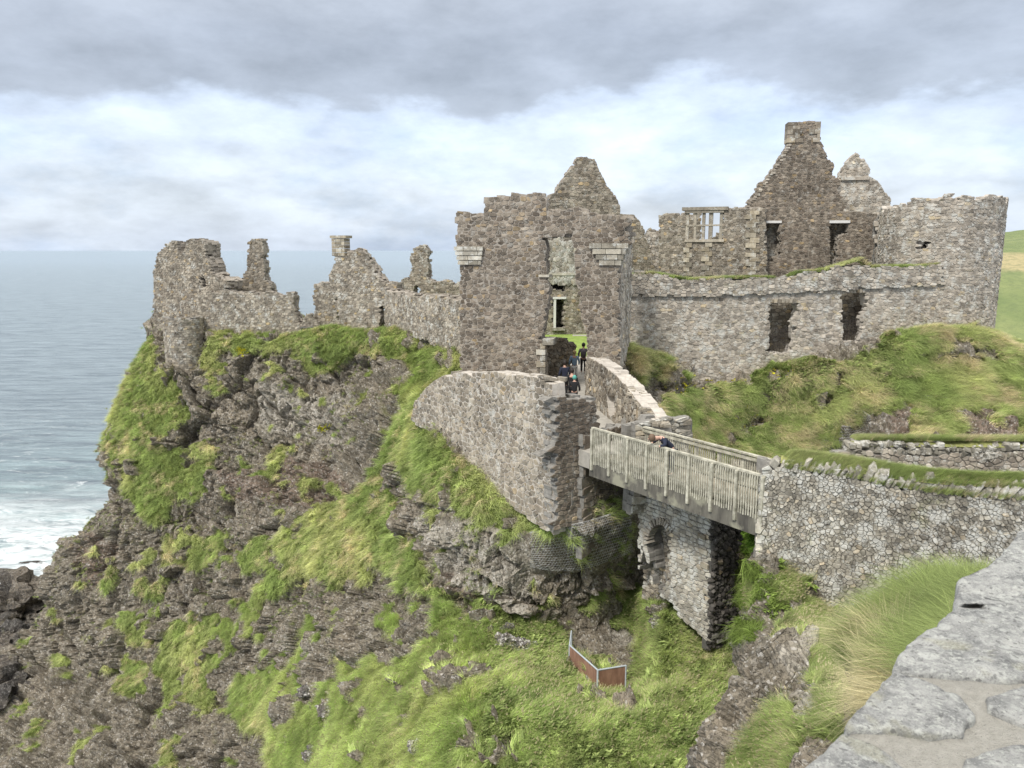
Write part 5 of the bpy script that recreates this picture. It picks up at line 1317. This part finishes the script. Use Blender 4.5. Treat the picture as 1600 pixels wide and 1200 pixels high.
T_FINE = [tuft_mesh("fine_grass_tuft", 26, .56, .012, 1.0, 80 + i, .12, 4, heads=0) for i in range(4)]
T_FLOW = [tuft_mesh("flower_head", 5, .10, .09, .3, 90 + i, .10, 2, leafy=True) for i in range(2)]
for o in T_SHORT + T_LONG + T_HERB + T_FINE + T_FLOW: o.data.materials.append(M_GRASS)
GN_S, GN_L, GN_H, GN_F, GN_W = (gn_tree(x) for x in (T_SHORT, T_LONG, T_HERB, T_FINE, T_FLOW))
def sample(pt, n, seed, thr=.5, sel=None):
    rg = np.random.default_rng(seed); q = pt.q; e1 = q[:-1, 1:] - q[:-1, :-1]; e2 = q[1:, :-1] - q[:-1, :-1]
    ar = np.linalg.norm(np.cross(e1, e2), axis=2); w_ = ar * (pt.g[:-1, :-1] > thr)
    vis = (pt.px[:-1, :-1] > -60) & (pt.px[:-1, :-1] < 1680) & (pt.py[:-1, :-1] < 1290)
    w_ = w_ * vis
    if sel is not None: w_ = w_ * sel(pt.px[:-1, :-1], pt.py[:-1, :-1], q[:-1, :-1])
    cs = np.cumsum(w_.ravel()); k = np.searchsorted(cs, rg.random(n) * cs[-1]); k = np.minimum(k, w_.size - 1); i, j = np.unravel_index(k, w_.shape)
    s = rg.random((n, 1)); t = rg.random((n, 1)); p = q[i, j] + e1[i, j] * s + e2[i, j] * t
    m = pt.n[i, j]; 
    g1 = np.cross(e1[i, j], e2[i, j]); g1 /= np.linalg.norm(g1, axis=1, keepdims=True) + 1e-9; sg = np.sign((g1 * m).sum(1))[:, None]; g1 = g1 * sg
    mm_ = m + g1; mm_ /= np.linalg.norm(mm_, axis=1, keepdims=True)
    return p, mm_, rg
def colours(p, rg, base=None, yellow=.5, dry=.18):
    n = len(p); a = fbm(p * .35, 4, 200)[:, None] * .5 + .5; b = fbm(p * 1.6, 3, 210)[:, None] * .5 + .5; d = fbm(p * .9 + 9, 4, 220)
    deep = np.array((.150, .205, .065)); fresh = np.array((.33, .405, .135)); yel = np.array((.50, .505, .23)); tan = np.array((.58, .49, .31))
    c = deep + (fresh - deep) * np.clip(b * 1.5 - .05, 0, 1); c = c + (yel - c) * np.clip((a - .42) * 3, 0, 1) * yellow
    w_ = ((d + rg.normal(0, .22, n)) > (.62 - dry)).astype(float)[:, None]; c = c + (tan - c) * w_ * .8
    return c * (1 + rg.normal(0, .20, (n, 1))).clip(.6, 1.5)
def grass_on(pt, name, label, n, seed, tree=None, npick=5, smin=.7, smax=1.3, thr=.5, sel=None, yellow=.5, dry=.18, up=.45, mul=1.0, free=False):
    p, m, rg = sample(pt, n, seed, thr, sel); kk = fbm(p * 1.3, 3, 500 + seed); c = colours(p, rg, None, yellow, dry) * mul
    return scatter(name, label, p, m, rg.uniform(smin, smax, n) * (1 + .45 * kk), c * (1 + .25 * kk[:, None]), tree or GN_S, npick, up=up, seed=seed, yaw=(fbm(p * .9, 2, 700) * 5 + rg.normal(0, .7, n) + 2.6) if free else None)
low_sel = lambda px, py, q: (py > 930) & (px > 330)
not_low = lambda px, py, q: ~((py > 930) & (px > 430))
grass_on(CRAG, "cliff_grass", "yellow-green windswept grass in patches over the cliff face of the crag", 52000, 1, sel=not_low, dry=.26, yellow=.85, smin=.55, smax=1.1, mul=1.3)
grass_on(CRAG, "gully_grass", "bright green long grass filling the gully at the bottom centre", 30000, 2, GN_L, sel=low_sel, smin=.4, smax=.8, dry=-.15, yellow=.45, mul=1.55)
grass_on(CRAG, "gully_herbs", "leafy dark green herbs growing among the gully grass", 7000, 3, GN_H, 4, sel=lambda px, py, q: ((py > 950) & (px > 760)), smin=.6, smax=1.2, dry=-1, yellow=0, mul=1.0)
grass_on(SLOPE, "slope_grass", "green and straw-coloured grass on the slope under the long curtain wall", 36000, 4, smin=.65, smax=1.25, dry=.40, yellow=.65, mul=1.18)
grass_on(SLOPE, "slope_herbs", "dark leafy weeds at the foot of the curtain wall", 3500, 5, GN_H, 4, sel=lambda px, py, q: (((px > 1270) & (px < 1400) & (py < 620)) | ((px > 1100) & (px < 1270) & (py > 540) & (py < 640))), dry=-1, yellow=0)
grass_on(RIDGE, "ridge_grass", "grass and weeds on the rocky ridge below the approach wall", 11000, 6, GN_L, smin=.3, smax=.6, dry=.2, yellow=.4)
grass_on(RIDGE, "ridge_herbs", "small leafy weeds between the ridge rocks", 2500, 16, GN_H, 4, smin=.4, smax=.8, dry=-1, yellow=.1)
grass_on(BROW, "brow_grass", "tall bending green and straw grass just beyond the parapet", 8000, 7, GN_F, 4, smin=.55, smax=1.0, dry=-.3, yellow=.1, mul=.85, up=.75, free=True)
grass_on(BROW, "brow_undergrowth", "short grass under the tall blades beyond the parapet", 6000, 8, GN_F, 4, smin=.4, smax=.7, dry=-.3, yellow=.1, mul=.8, free=True)
grass_on(BROW, "brow_dry_grass", "dead straw-coloured grass hanging at the left end of the mound beyond the parapet", 700, 9, GN_F, 4, smin=.7, smax=1.1, dry=3, yellow=0, up=.35, free=True, thr=-1, sel=lambda px, py, q: (px > 1370) & (px < 1440) & (py > 1010) & (py < 1120))
grass_on(BROW, "brow_weeds", "broad-leaved green weeds among the tall grass beyond the parapet", 500, 10, GN_H, 4, smin=.5, smax=1.0, dry=-1, yellow=0, mul=.8, free=True, sel=lambda px, py, q: fbm(q.reshape(-1, 3) * .8, 2, 900).reshape(px.shape) > .1)
# sparse tufts in the cracks of the bare rock
p, m, rg = sample(CRAG, 9000, 17, -1, lambda px, py, q: (fbm(q.reshape(-1, 3) * .5, 4, 300).reshape(px.shape) > .12) & (px < 1000) & (py < 1000)); scatter("crevice_grass", "sparse tufts of grass in the cracks of the bare cliff", p, m, rg.uniform(.3, .8, len(p)), colours(p, rg, None, .8, .25), GN_S, 5, seed=17)

# grass along wall heads
def head_grass(name, label, fn, n, seed, smin=.35, smax=.75, tree=None, yellow=.8, dry=.2, npick=5):
    rg = np.random.default_rng(seed); p = np.array([fn(rg) for _ in range(n)]); m = np.tile(np.array((0, 0, 1.)), (n, 1))
    scatter(name, label, p, m, rg.uniform(smin, smax, n), colours(p, rg, None, yellow, dry), tree or GN_S, npick, seed=seed)
ups = [(986,428),(1020,427),(1052,433),(1080,437),(1132,434),(1200,433),(1222,436),(1248,425),(1280,423),(1303,417),(1345,404),(1360,417),(1400,416),(1440,416),(1474,411)]
def f_south(rg):
    while True:
        x = rg.uniform(988, 1465); y = np.interp(x, [q[0] for q in ups], [q[1] for q in ups])
        if fbm(np.array([[x * .012, 0, 3.]]), 3, 1)[0] + (.35 if 1230 < x < 1440 else 0) > -.05: break
    u, z = PS.uz(x, y + 1); d = -rg.uniform(-.1, .7); return PS.map(u, z - .02, d)
head_grass("south_wall_top_grass", "yellow-green grass growing along the head of the long curtain wall", f_south, 2600, 21)
def f_near(rg):
    u = rg.uniform(.3, NW.L - .2); d = -rg.uniform(.04, .62); z = top_near(u) + .14 + .03 * u + .20 * math.sin(math.pi * min(1, max(0, (-d - .10) / .6)))
    if rg.random() < .10: d = rg.uniform(-.1, .05); z = top_near(u) + rg.uniform(0, .1)
    return NW.map(u, z, d)
head_grass("approach_wall_top_grass", "short yellowish turf capping the tall approach wall", f_near, 7000, 22, .22, .42, GN_F, .9, .25, 4)
def f_far(rg):
    u = rg.uniform(.2, FW.L - .2); d = -rg.uniform(.1, .5); return FW.map(u, EYE - 5.36, d)
head_grass("far_parapet_top_grass", "yellowish turf capping the far parapet of the path", f_far, 4000, 23, .2, .38, GN_F, .95, .3, 4)

# turf cushions under those wall heads
M_TURF = plain_mat("turf", (.13, .15, .045), .95, .3, 9, .6, .03, (.24, .24, .09))
def turf(name, label, line, u0, u1, zf, d0, d1, hgt):
    V, F = [], []; n = int((u1 - u0) / .12); k = 7
    for i in range(n + 1):
        u = u0 + (u1 - u0) * i / n
        for j in range(k):
            t = j / (k - 1); d = d0 + (d1 - d0) * t; V.append(line.map(u, zf(u) + hgt * math.sin(math.pi * t) * (.8 + .4 * math.sin(u * 3 + j)) - .05, d))
    for i in range(n):
        for j in range(k - 1): F.append((i * k + j, (i + 1) * k + j, (i + 1) * k + j + 1, i * k + j + 1))
    o = link_mesh(name, mesh_of(name, V, F, None, True), None, M_TURF); setp(o, label, "turf", None, "stuff")
turf("approach_wall_turf", "soil and turf cushion along the approach wall head", NW, .2, NW.L - .1, lambda u: top_near(u) + .17 + .03 * u, -.04, -.70, .20)
turf("far_parapet_turf", "soil and turf cushion along the far parapet head", FW, .1, FW.L - .1, lambda u: EYE - 5.48, -.02, -.55, .13)

# plants hanging on walls and rock
def clump(name, label, spots, tree, npick, n, spread, smin, smax, col, seed, cat="plant", jit=.15):
    rg = np.random.default_rng(seed); P_, N_ = [], []
    for (x, y) in spots:
        for _ in range(n):
            l, nn = hit(x + rg.normal(0, spread), y + rg.normal(0, spread * .8))
            if l is None: continue
            P_.append(l[:]); nn = nn if nn.dot(l - Vector((0, 0, EYE))) < 0 else -nn; N_.append(nn[:])
    p = np.array(P_); m = np.array(N_); c = np.tile(np.array(col), (len(p), 1)) * (1 + rg.normal(0, jit, (len(p), 1))).clip(.5, 1.5)
    scatter(name, label, p, m, rg.uniform(smin, smax, len(p)), c, tree, npick, up=.5, cat=cat, seed=seed)
clump("yellow_flowers", "yellow-flowering weeds scattered on the slope below the south wall", [(1060,612),(1080,622),(1110,640),(1150,630),(1165,650),(1100,615),(1215,575),(1190,600),(1250,585),(1135,600)], GN_W, 2, 26, 16, .8, 1.5, (.62, .58, .05), 31, "flowers")
clump("yellow_gorse", "bright yellow flower cushion near the top of the crag", [(376,548)], GN_W, 2, 45, 4, 1.2, 2.0, (.70, .66, .03), 32, "flowers")
clump("yellow_cushion", "faint yellow flower cushion halfway down the crag", [(505,668)], GN_W, 2, 24, 5, 1.0, 1.8, (.50, .50, .05), 33, "flowers")
clump("white_daisies", "white daisies at the foot of the tall grass beside the parapet", [(1342,1038),(1354,1046),(1350,1030)], GN_W, 2, 12, 6, .3, .5, (.80, .80, .76), 34, "flowers", .05)
clump("gully_flowers", "tiny white flowers dotted through the gully grass", [(640,1010),(880,1060),(700,1150),(560,1180),(790,1090),(905,1130),(520,1130),(1080,1090)], GN_W, 2, 10, 34, .25, .4, (.75, .76, .70), 35, "flowers", .05)
clump("fern_clump", "bright green fern clump on the earth bank right of the pier", [(1172,848)], GN_H, 4, 130, 9, .6, 1.1, (.20, .34, .05), 36)
clump("bank_weeds", "green weeds hanging from the earth bank under the bridge end", [(1165,895),(1180,915),(1160,930),(1165,985)], GN_S, 5, 110, 11, .5, .9, (.17, .24, .05), 37)
clump("samphire", "pale green succulent weeds on the rock just below the approach wall", [(1235,870),(1255,890),(1222,930),(1212,945),(1245,905)], GN_H, 4, 60, 9, .35, .7, (.22, .30, .07), 38)

# ------------------------------------------------------------------ loose white-splashed rocks in the grass
M_BOULD = rock_material("white_splashed_rock", (.07, .065, .06), (.17, .16, .15), (.3, .3, .28), 2.2)
for i, (x, y, r, lab) in enumerate([
    (788, 1006, .42, "dark boulder splashed white, left one of the pair above the gully grass"), (817, 1014, .46, "dark boulder splashed white, right one of the pair above the gully grass"),
    (794, 984, .28, "small pale boulder just above the pair in the gully"), (476, 1082, .36, "white-topped boulder beside the lower grass patch of the cliff"),
    (383, 1103, .26, "small white-topped stone in the lower left grass patch"), (516, 1110, .5, "pale boulder at the edge of the gully grass, bottom left"),
    (654, 1166, .30, "small dark upright rock poking out of the gully grass"), (490, 1180, .45, "dark rock at the bottom edge left of the gully"),
    (1033, 975, .3, "small rock at the left foot of the grass tongue"), (1380, 596, .55, "black rock outcrop in the grass below the curtain wall")]):
    l, n = hit(x, y)
    if l: rock_blob("boulder", l - Vector(n) * r * .2, (r, r * .8, r * .75), 50 + i, M_BOULD, lab, "rock", sub=4, amp=.32)

# ------------------------------------------------------------------ wire nets
M_WIRE = plain_mat("galvanised_wire", (.42, .42, .40), .5, .1, 8, 0, .01, spec=.5, metal=.3)
def net(name, label, ctrl, nu, nv, rad=.011, lift=.16):
    G = np.array([[list(q) for q in r] for r in ctrl], float); G = catmull(G, 41); G = np.swapaxes(catmull(np.swapaxes(G, 0, 1), 61), 0, 1)
    cache = {}
    def at(s, t):
        key = (round(s, 4), round(t, 4))
        if key in cache: return cache[key]
        a = s * 60; b = t * 40; i = min(int(a), 59); j = min(int(b), 39); fa, fb = a - i, b - j
        q = G[j, i] * (1 - fa) * (1 - fb) + G[j, i + 1] * fa * (1 - fb) + G[j + 1, i] * (1 - fa) * fb + G[j + 1, i + 1] * fa * fb
        l, n = hit(q[0], q[1])
        if l is None: l = P(q[0], q[1], 30)
        v = l - Vector((0, 0, EYE)); v = Vector((0, 0, EYE)) + v * (1 - lift / v.length); cache[key] = v; return v
    mb = MB()
    for j in range(nv):
        for i in range(nu):
            s = (i + (.5 if j % 2 else 0)) / nu; t = j / nv
            if s + .5 / nu > 1: continue
            a = at(s, t + .18 / nv * 2); b = at(s, min(1, t + .5 / nv * 1.3)); c = at(min(1, s + .5 / nu), min(1, t + 1 / nv)); d = at(max(0, s - .5 / nu), min(1, t + 1 / nv))
            for (u, w) in ((a, b), (b, c), (b, d)):
                if 1e-3 < (u - w).length < .8: mb.tube(u, w, rad, 3)
    root = thing(name, label, "wire net", at(.5, .5))
    mb.build("wire_mesh", M_WIRE, root); 
    eb = MB(); pts = [at(i / 40, 0) for i in range(41)]
    for a, b in zip(pts, pts[1:]):
        if (a - b).length < 1.5: eb.tube(a, b, rad * 1.8, 5)
    eb.build("top_cable", M_WIRE, root)
net("rockfall_net", "hexagonal wire netting pinned over the rock beneath the bridge end", [[(828,832),(870,824),(915,815),(955,803),(986,795)], [(830,862),(872,860),(915,850),(955,838),(988,830)], [(828,886),(872,892),(915,888),(955,875),(990,862)]], 40, 18)
net("slope_net", "wire netting sagging over dark rock on the slope beyond the bridge", [[(1318,628),(1335,634),(1360,650)], [(1296,668),(1325,672),(1360,665)], [(1280,695),(1310,702),(1345,690)]], 16, 16, .013)
net("upper_slope_net", "strip of wire netting under the grassy mound at the far right", [[(1440,618),(1480,622),(1520,634)], [(1430,630),(1470,640),(1505,644)]], 20, 6, .013)

# ------------------------------------------------------------------ rusty barrier in the gully
def build_barrier():
    m, nt, b = newmat("rusted_sheet"); t = NT(nt); p = t.pos(); n = t.noise(t.mapping(p, (1, 1, .3)), 5, 6, .65)
    t.put(b.inputs["Base Color"], t.mix(t.ramp(n, .35, .65), (.17, .085, .055), (.30, .17, .115))); b.inputs["Roughness"].default_value = .8
    mr = plain_mat("galvanised_rail", (.40, .44, .46), .5, .1, 8, 0)
    top = [(893, 986, 27.6), (890, 1008, 26.6), (934, 1047, 24.4), (978, 1040, 24.8)]
    T = [P(*q) for q in top]; root = thing("rusty_barrier", "rusty sheet metal barrier with a grey top rail in the gully grass", "barrier", T[2] - Vector((0, 0, 1)))
    for (a, b_, h0, h1) in ((T[1], T[2], 1.0, 1.0), (T[2], T[3], 1.0, .9)):
        L = (b_ - a).length; n_ = max(2, int(L / .9))
        for i in range(n_):
            p0 = a + (b_ - a) * (i / n_ + .003); p1 = a + (b_ - a) * ((i + 1) / n_ - .003); mb = MB(); dd = (p1 - p0); mid = (p0 + p1) / 2 - Vector((0, 0, h0 / 2 + .03))
            hd = Vector((dd.x, dd.y, 0)).normalized(); nn = Vector((-hd.y, hd.x, 0)); sl = dd.normalized()
            mb.box(mid, dd.length, .02, h0, sl, nn, Vector((0, 0, 1))); mb.build("sheet_panel", m, root)
    for a, b_ in zip(T, T[1:]): mb = MB(); mb.tube(a, b_, .03, 6); mb.build("top_rail", mr, root)
    for q in T: mb = MB(); mb.tube(q, q - Vector((0, 0, 1.25)), .035, 6); mb.build("post", mr, root)
build_barrier()
# fence posts on the far hill
def build_fence():
    m = plain_mat("old_fence_timber", (.12, .11, .09), .9, .2, 8)
    root = thing("field_fence", "thin post fence on the distant pasture at the right edge", "fence", (82, 122, EYE - 4))
    for i in range(6):
        y = 118 + i * 5; x = 84 + i * 5.2; z = EYE - 5 + i * .5; mb = MB(); mb.tube((x, y, z - 2), (x, y, z + 1.2), .08, 5); mb.build("fence_post", m, root)
build_fence()

# ------------------------------------------------------------------ people
def skin_obj(name, joints, bones, mat, parent, lvl=1):
    """joints: list of (vec, radius or (rx, ry)); one continuous skinned surface"""
    me = bpy.data.meshes.new(name); me.from_pydata([j[0] for j in joints], bones, []); o = link_mesh(name, me, parent, mat)
    sk = o.modifiers.new("skin", 'SKIN'); sv = me.skin_vertices[0].data
    for i, j in enumerate(joints): r = j[1]; sv[i].radius = r if isinstance(r, tuple) else (r, r)
    sv[0].use_root = True; sk.use_smooth_shade = True
    ss = o.modifiers.new("smooth", 'SUBSURF'); ss.levels = lvl; ss.render_levels = lvl + 1
    return o
M_SKIN = plain_mat("skin", (.52, .33, .25), .6, .05, 20, 0); M_SHOE = plain_mat("dark_shoes", (.03, .03, .03), .7, .1, 8, 0)
M_HAIR_D = plain_mat("dark_hair", (.025, .02, .017), .6, .3, 40, .4); M_HAIR_B = plain_mat("fair_hair", (.45, .34, .18), .6, .3, 40, .4); M_HAIR_G = plain_mat("brown_hair", (.13, .085, .055), .6, .3, 40, .4)
def person(label, foot, face, jacket, legs, hair, pose="stand", scale=1.0, group=None, longhair=False, cap=None, extra=None):
    """foot: point between the feet; face: heading in radians, 0 = +X"""
    root = thing("person", label, "person", foot, group); s = scale
    fx = Vector((math.cos(face), math.sin(face), 0)); sd_ = Vector((fx.y, -fx.x, 0)); F0 = Vector(foot)
    def q(f, r, z): return tuple(F0 + fx * f * s + sd_ * r * s + Vector((0, 0, z * s)))
    bend = 0
    if pose == "lean": bend = .85
    hip = (0, 0, .92)
    def tor(h, r=0, f=0):                       # point on the torso, h above the hip, bent forward by the pose
        return q(hip[0] + h * math.sin(bend) + f * math.cos(bend), r, hip[2] + h * math.cos(bend) - f * math.sin(bend))
    step = .17 if pose == "walk" else 0
    nb = tor(.56); headc = tor(.72, 0, .05) if pose != "lean" else q(.76, -.02, 1.27)
    kneeL, kneeR = (step * .7, -.10, .48), (-step * .2, .10, .49)
    ankL, ankR = (step, -.10, .09), (-step * 1.3, .10, .12 if step else .09)
    # body: head, trunk, arms with hands, legs in one surface
    handL, handR = (tor(.0, -.27, .12), tor(.02, .27, .10)) if pose != "lean" else (q(.60, -.24, 1.06), q(.60, .22, 1.06))
    elbL, elbR = (tor(.24, -.27, -.02), tor(.24, .27, -.02)) if pose != "lean" else (q(.42, -.33, 1.12), q(.42, .30, 1.12))
    J = [(q(*hip), (.14, .11)), (tor(.25), (.13, .10)), (tor(.47), (.14, .10)), (nb, .055), (headc, (.085, .10)), (tuple(Vector(headc) + Vector((0, 0, .09 * s))), .075),
         (tor(.49, -.18), .055), (elbL, .042), (handL, .034), (tor(.49, .18), .055), (elbR, .042), (handR, .034),
         (q(0, -.09, .86), .09), (q(*kneeL), .058), (q(*ankL), .04), (q(ankL[0] + .16, -.10, .05), .035), (q(0, .09, .86), .09), (q(*kneeR), .058), (q(*ankR), .04), (q(ankR[0] + .16, .10, .05), .035)]
    J = [(a, tuple(v * s for v in b) if isinstance(b, tuple) else b * s) for a, b in J]
    E_ = [(0, 1), (1, 2), (2, 3), (3, 4), (4, 5), (2, 6), (6, 7), (7, 8), (2, 9), (9, 10), (10, 11), (0, 12), (12, 13), (13, 14), (14, 15), (0, 16), (16, 17), (17, 18), (18, 19)]
    skin_obj("body", J, E_, M_SKIN, root)
    # clothes: a jacket shell and trousers, a little fuller than the body
    k = 1.28
    JJ = [(tor(-.08), (.165, .135)), (tor(.2), (.16, .125)), (tor(.45), (.165, .125)), (tor(.54), .075), (tor(.49, -.19), .075), (elbL, .062), (tuple(Vector(elbL).lerp(Vector(handL), .85)), .05), (tor(.49, .19), .075), (elbR, .062), (tuple(Vector(elbR).lerp(Vector(handR), .85)), .05)]
    JJ = [(a, tuple(v * s for v in b) if isinstance(b, tuple) else b * s) for a, b in JJ]
    skin_obj("jacket", JJ, [(0, 1), (1, 2), (2, 3), (2, 4), (4, 5), (5, 6), (2, 7), (7, 8), (8, 9)], jacket, root)
    TJ = [(q(0, 0, .93), (.15, .12)), (q(0, -.09, .84), .105), (q(*kneeL), .075), (q(ankL[0], ankL[1], ankL[2] + .03), .058), (q(0, .09, .84), .105), (q(*kneeR), .075), (q(ankR[0], ankR[1], ankR[2] + .03), .058)]
    TJ = [(a, tuple(v * s for v in b) if isinstance(b, tuple) else b * s) for a, b in TJ]
    skin_obj("trousers", TJ, [(0, 1), (1, 2), (2, 3), (0, 4), (4, 5), (5, 6)], legs, root)
    for sg, an in ((-1, ankL), (1, ankR)):
        skin_obj("shoe", [(q(an[0] - .03, an[1], an[2] - .03), .05 * s), (q(an[0] + .17, an[1], an[2] - .045), .042 * s)], [(0, 1)], M_SHOE, root)
    # hair or hat follows the skull; eyes, nose and ears give the head its front
    hc = Vector(headc) + Vector((0, 0, .035 * s)) - fx * .035 * s
    def ball(name, c, r, mat, par=root, sub=3):
        bm = bmesh.new(); bmesh.ops.create_icosphere(bm, subdivisions=sub, radius=1)
        for v in bm.verts:
            o_ = fx * v.co.x * r[0] + sd_ * v.co.y * r[1] + Vector((0, 0, v.co.z * r[2])); v.co = Vector(c) + o_ * s
        me = bpy.data.meshes.new(name); bm.to_mesh(me); bm.free(); me.shade_smooth(); return link_mesh(name, me, par, mat)
    ball("hat" if cap else "hair", hc, (.112, .112, .130), cap or hair)
    if longhair: ball("hair", hc - Vector((0, 0, .12 * s)) - fx * .05 * s, (.06, .09, .16), hair)
    fc = Vector(headc) + fx * .09 * s
    ball("nose", fc + Vector((0, 0, .01)) * s, (.022, .014, .022), M_SKIN, sub=1)
    for sg in (-1, 1):
        ball("ear", Vector(headc) + sd_ * sg * .088 * s + Vector((0, 0, .02)) * s, (.018, .012, .03), M_SKIN, sub=1)
        ball("eye", fc + sd_ * sg * .032 * s + Vector((0, 0, .035)) * s - fx * .008 * s, (.008, .012, .009), M_SHOE, sub=1)
    ball("mouth", fc + Vector((0, 0, -.04)) * s - fx * .006 * s, (.006, .022, .006), plain_mat("lips", (.35, .14, .12), .5, 0, 5, 0), sub=1)
    if extra: extra(root, q, tor, ball)
    return root
def cloth(name, c): return plain_mat(name, c, .9, .12, 14, .3, .01)
C_NAVY = cloth("navy_cloth", (.022, .026, .045)); C_BLACK = cloth("black_cloth", (.018, .018, .020)); C_DENIM = cloth("pale_denim", (.22, .32, .43)); C_LIGHT = cloth("pale_trousers", (.62, .62, .60))
C_GREY = cloth("mauve_grey_cloth", (.13, .115, .13)); C_ORANGE = cloth("orange_cloth", (.62, .30, .08)); C_TEAL = cloth("teal_cloth", (.10, .33, .28)); C_JEAN = cloth("dark_jeans", (.04, .05, .08))
A0, dB, nB, LB, ZR, BRO = BR
# the one leaning on the near rail
u = 3.3; ft = A0 + dB * u + nB * .58 + Vector((0, 0, ZR - 1.115))
hd = math.atan2(-nB.y, -nB.x) - .30
person("person in a navy jacket bent over the near rail of the footbridge", ft, hd, C_NAVY, C_JEAN, M_HAIR_G, "lean", 1.04)
gzp = lambda x, Y, py: P(x, py, Y)
def on_path(x, Y): 
    return Vector((X_at(x, Y, -7.3), Y, EYE - 7.35 + max(0, min(.4, (Y - 37) * .03))))
def bag(c):
    def f(root, q, tor, ball): ball("backpack", tor(.32, 0, -.17), (.09, .14, .20), c)
    return f
person("person in a grey hooded jacket walking away through the gateway, farthest of the group", on_path(911, 44.5), math.pi / 2 - .1, C_GREY, C_BLACK, M_HAIR_D, "walk", 1.02, extra=bag(C_GREY))
person("fair-haired person in a pale denim jacket and light trousers in the gateway", on_path(897, 42.2), math.pi / 2, C_DENIM, C_LIGHT, M_HAIR_B, "stand", .98)
person("broad person in a navy coat at the left of the gateway group", on_path(882, 38.2), math.pi / 2 + .3, C_NAVY, C_BLACK, M_HAIR_D, "stand", 1.05)
person("person in a black coat standing right of the one in navy", on_path(893, 36.6), math.pi / 2, C_BLACK, C_BLACK, M_HAIR_D, "stand", .98)
person("person in a teal hat and black coat, nearest of the gateway group", on_path(897, 35.4), math.pi / 2 - .2, C_BLACK, C_BLACK, M_HAIR_D, "stand", .90, cap=C_TEAL)
person("person in an orange top half hidden behind the forework wall", on_path(867, 35.6), math.pi, C_ORANGE, C_BLACK, M_HAIR_D, "stand", .88)
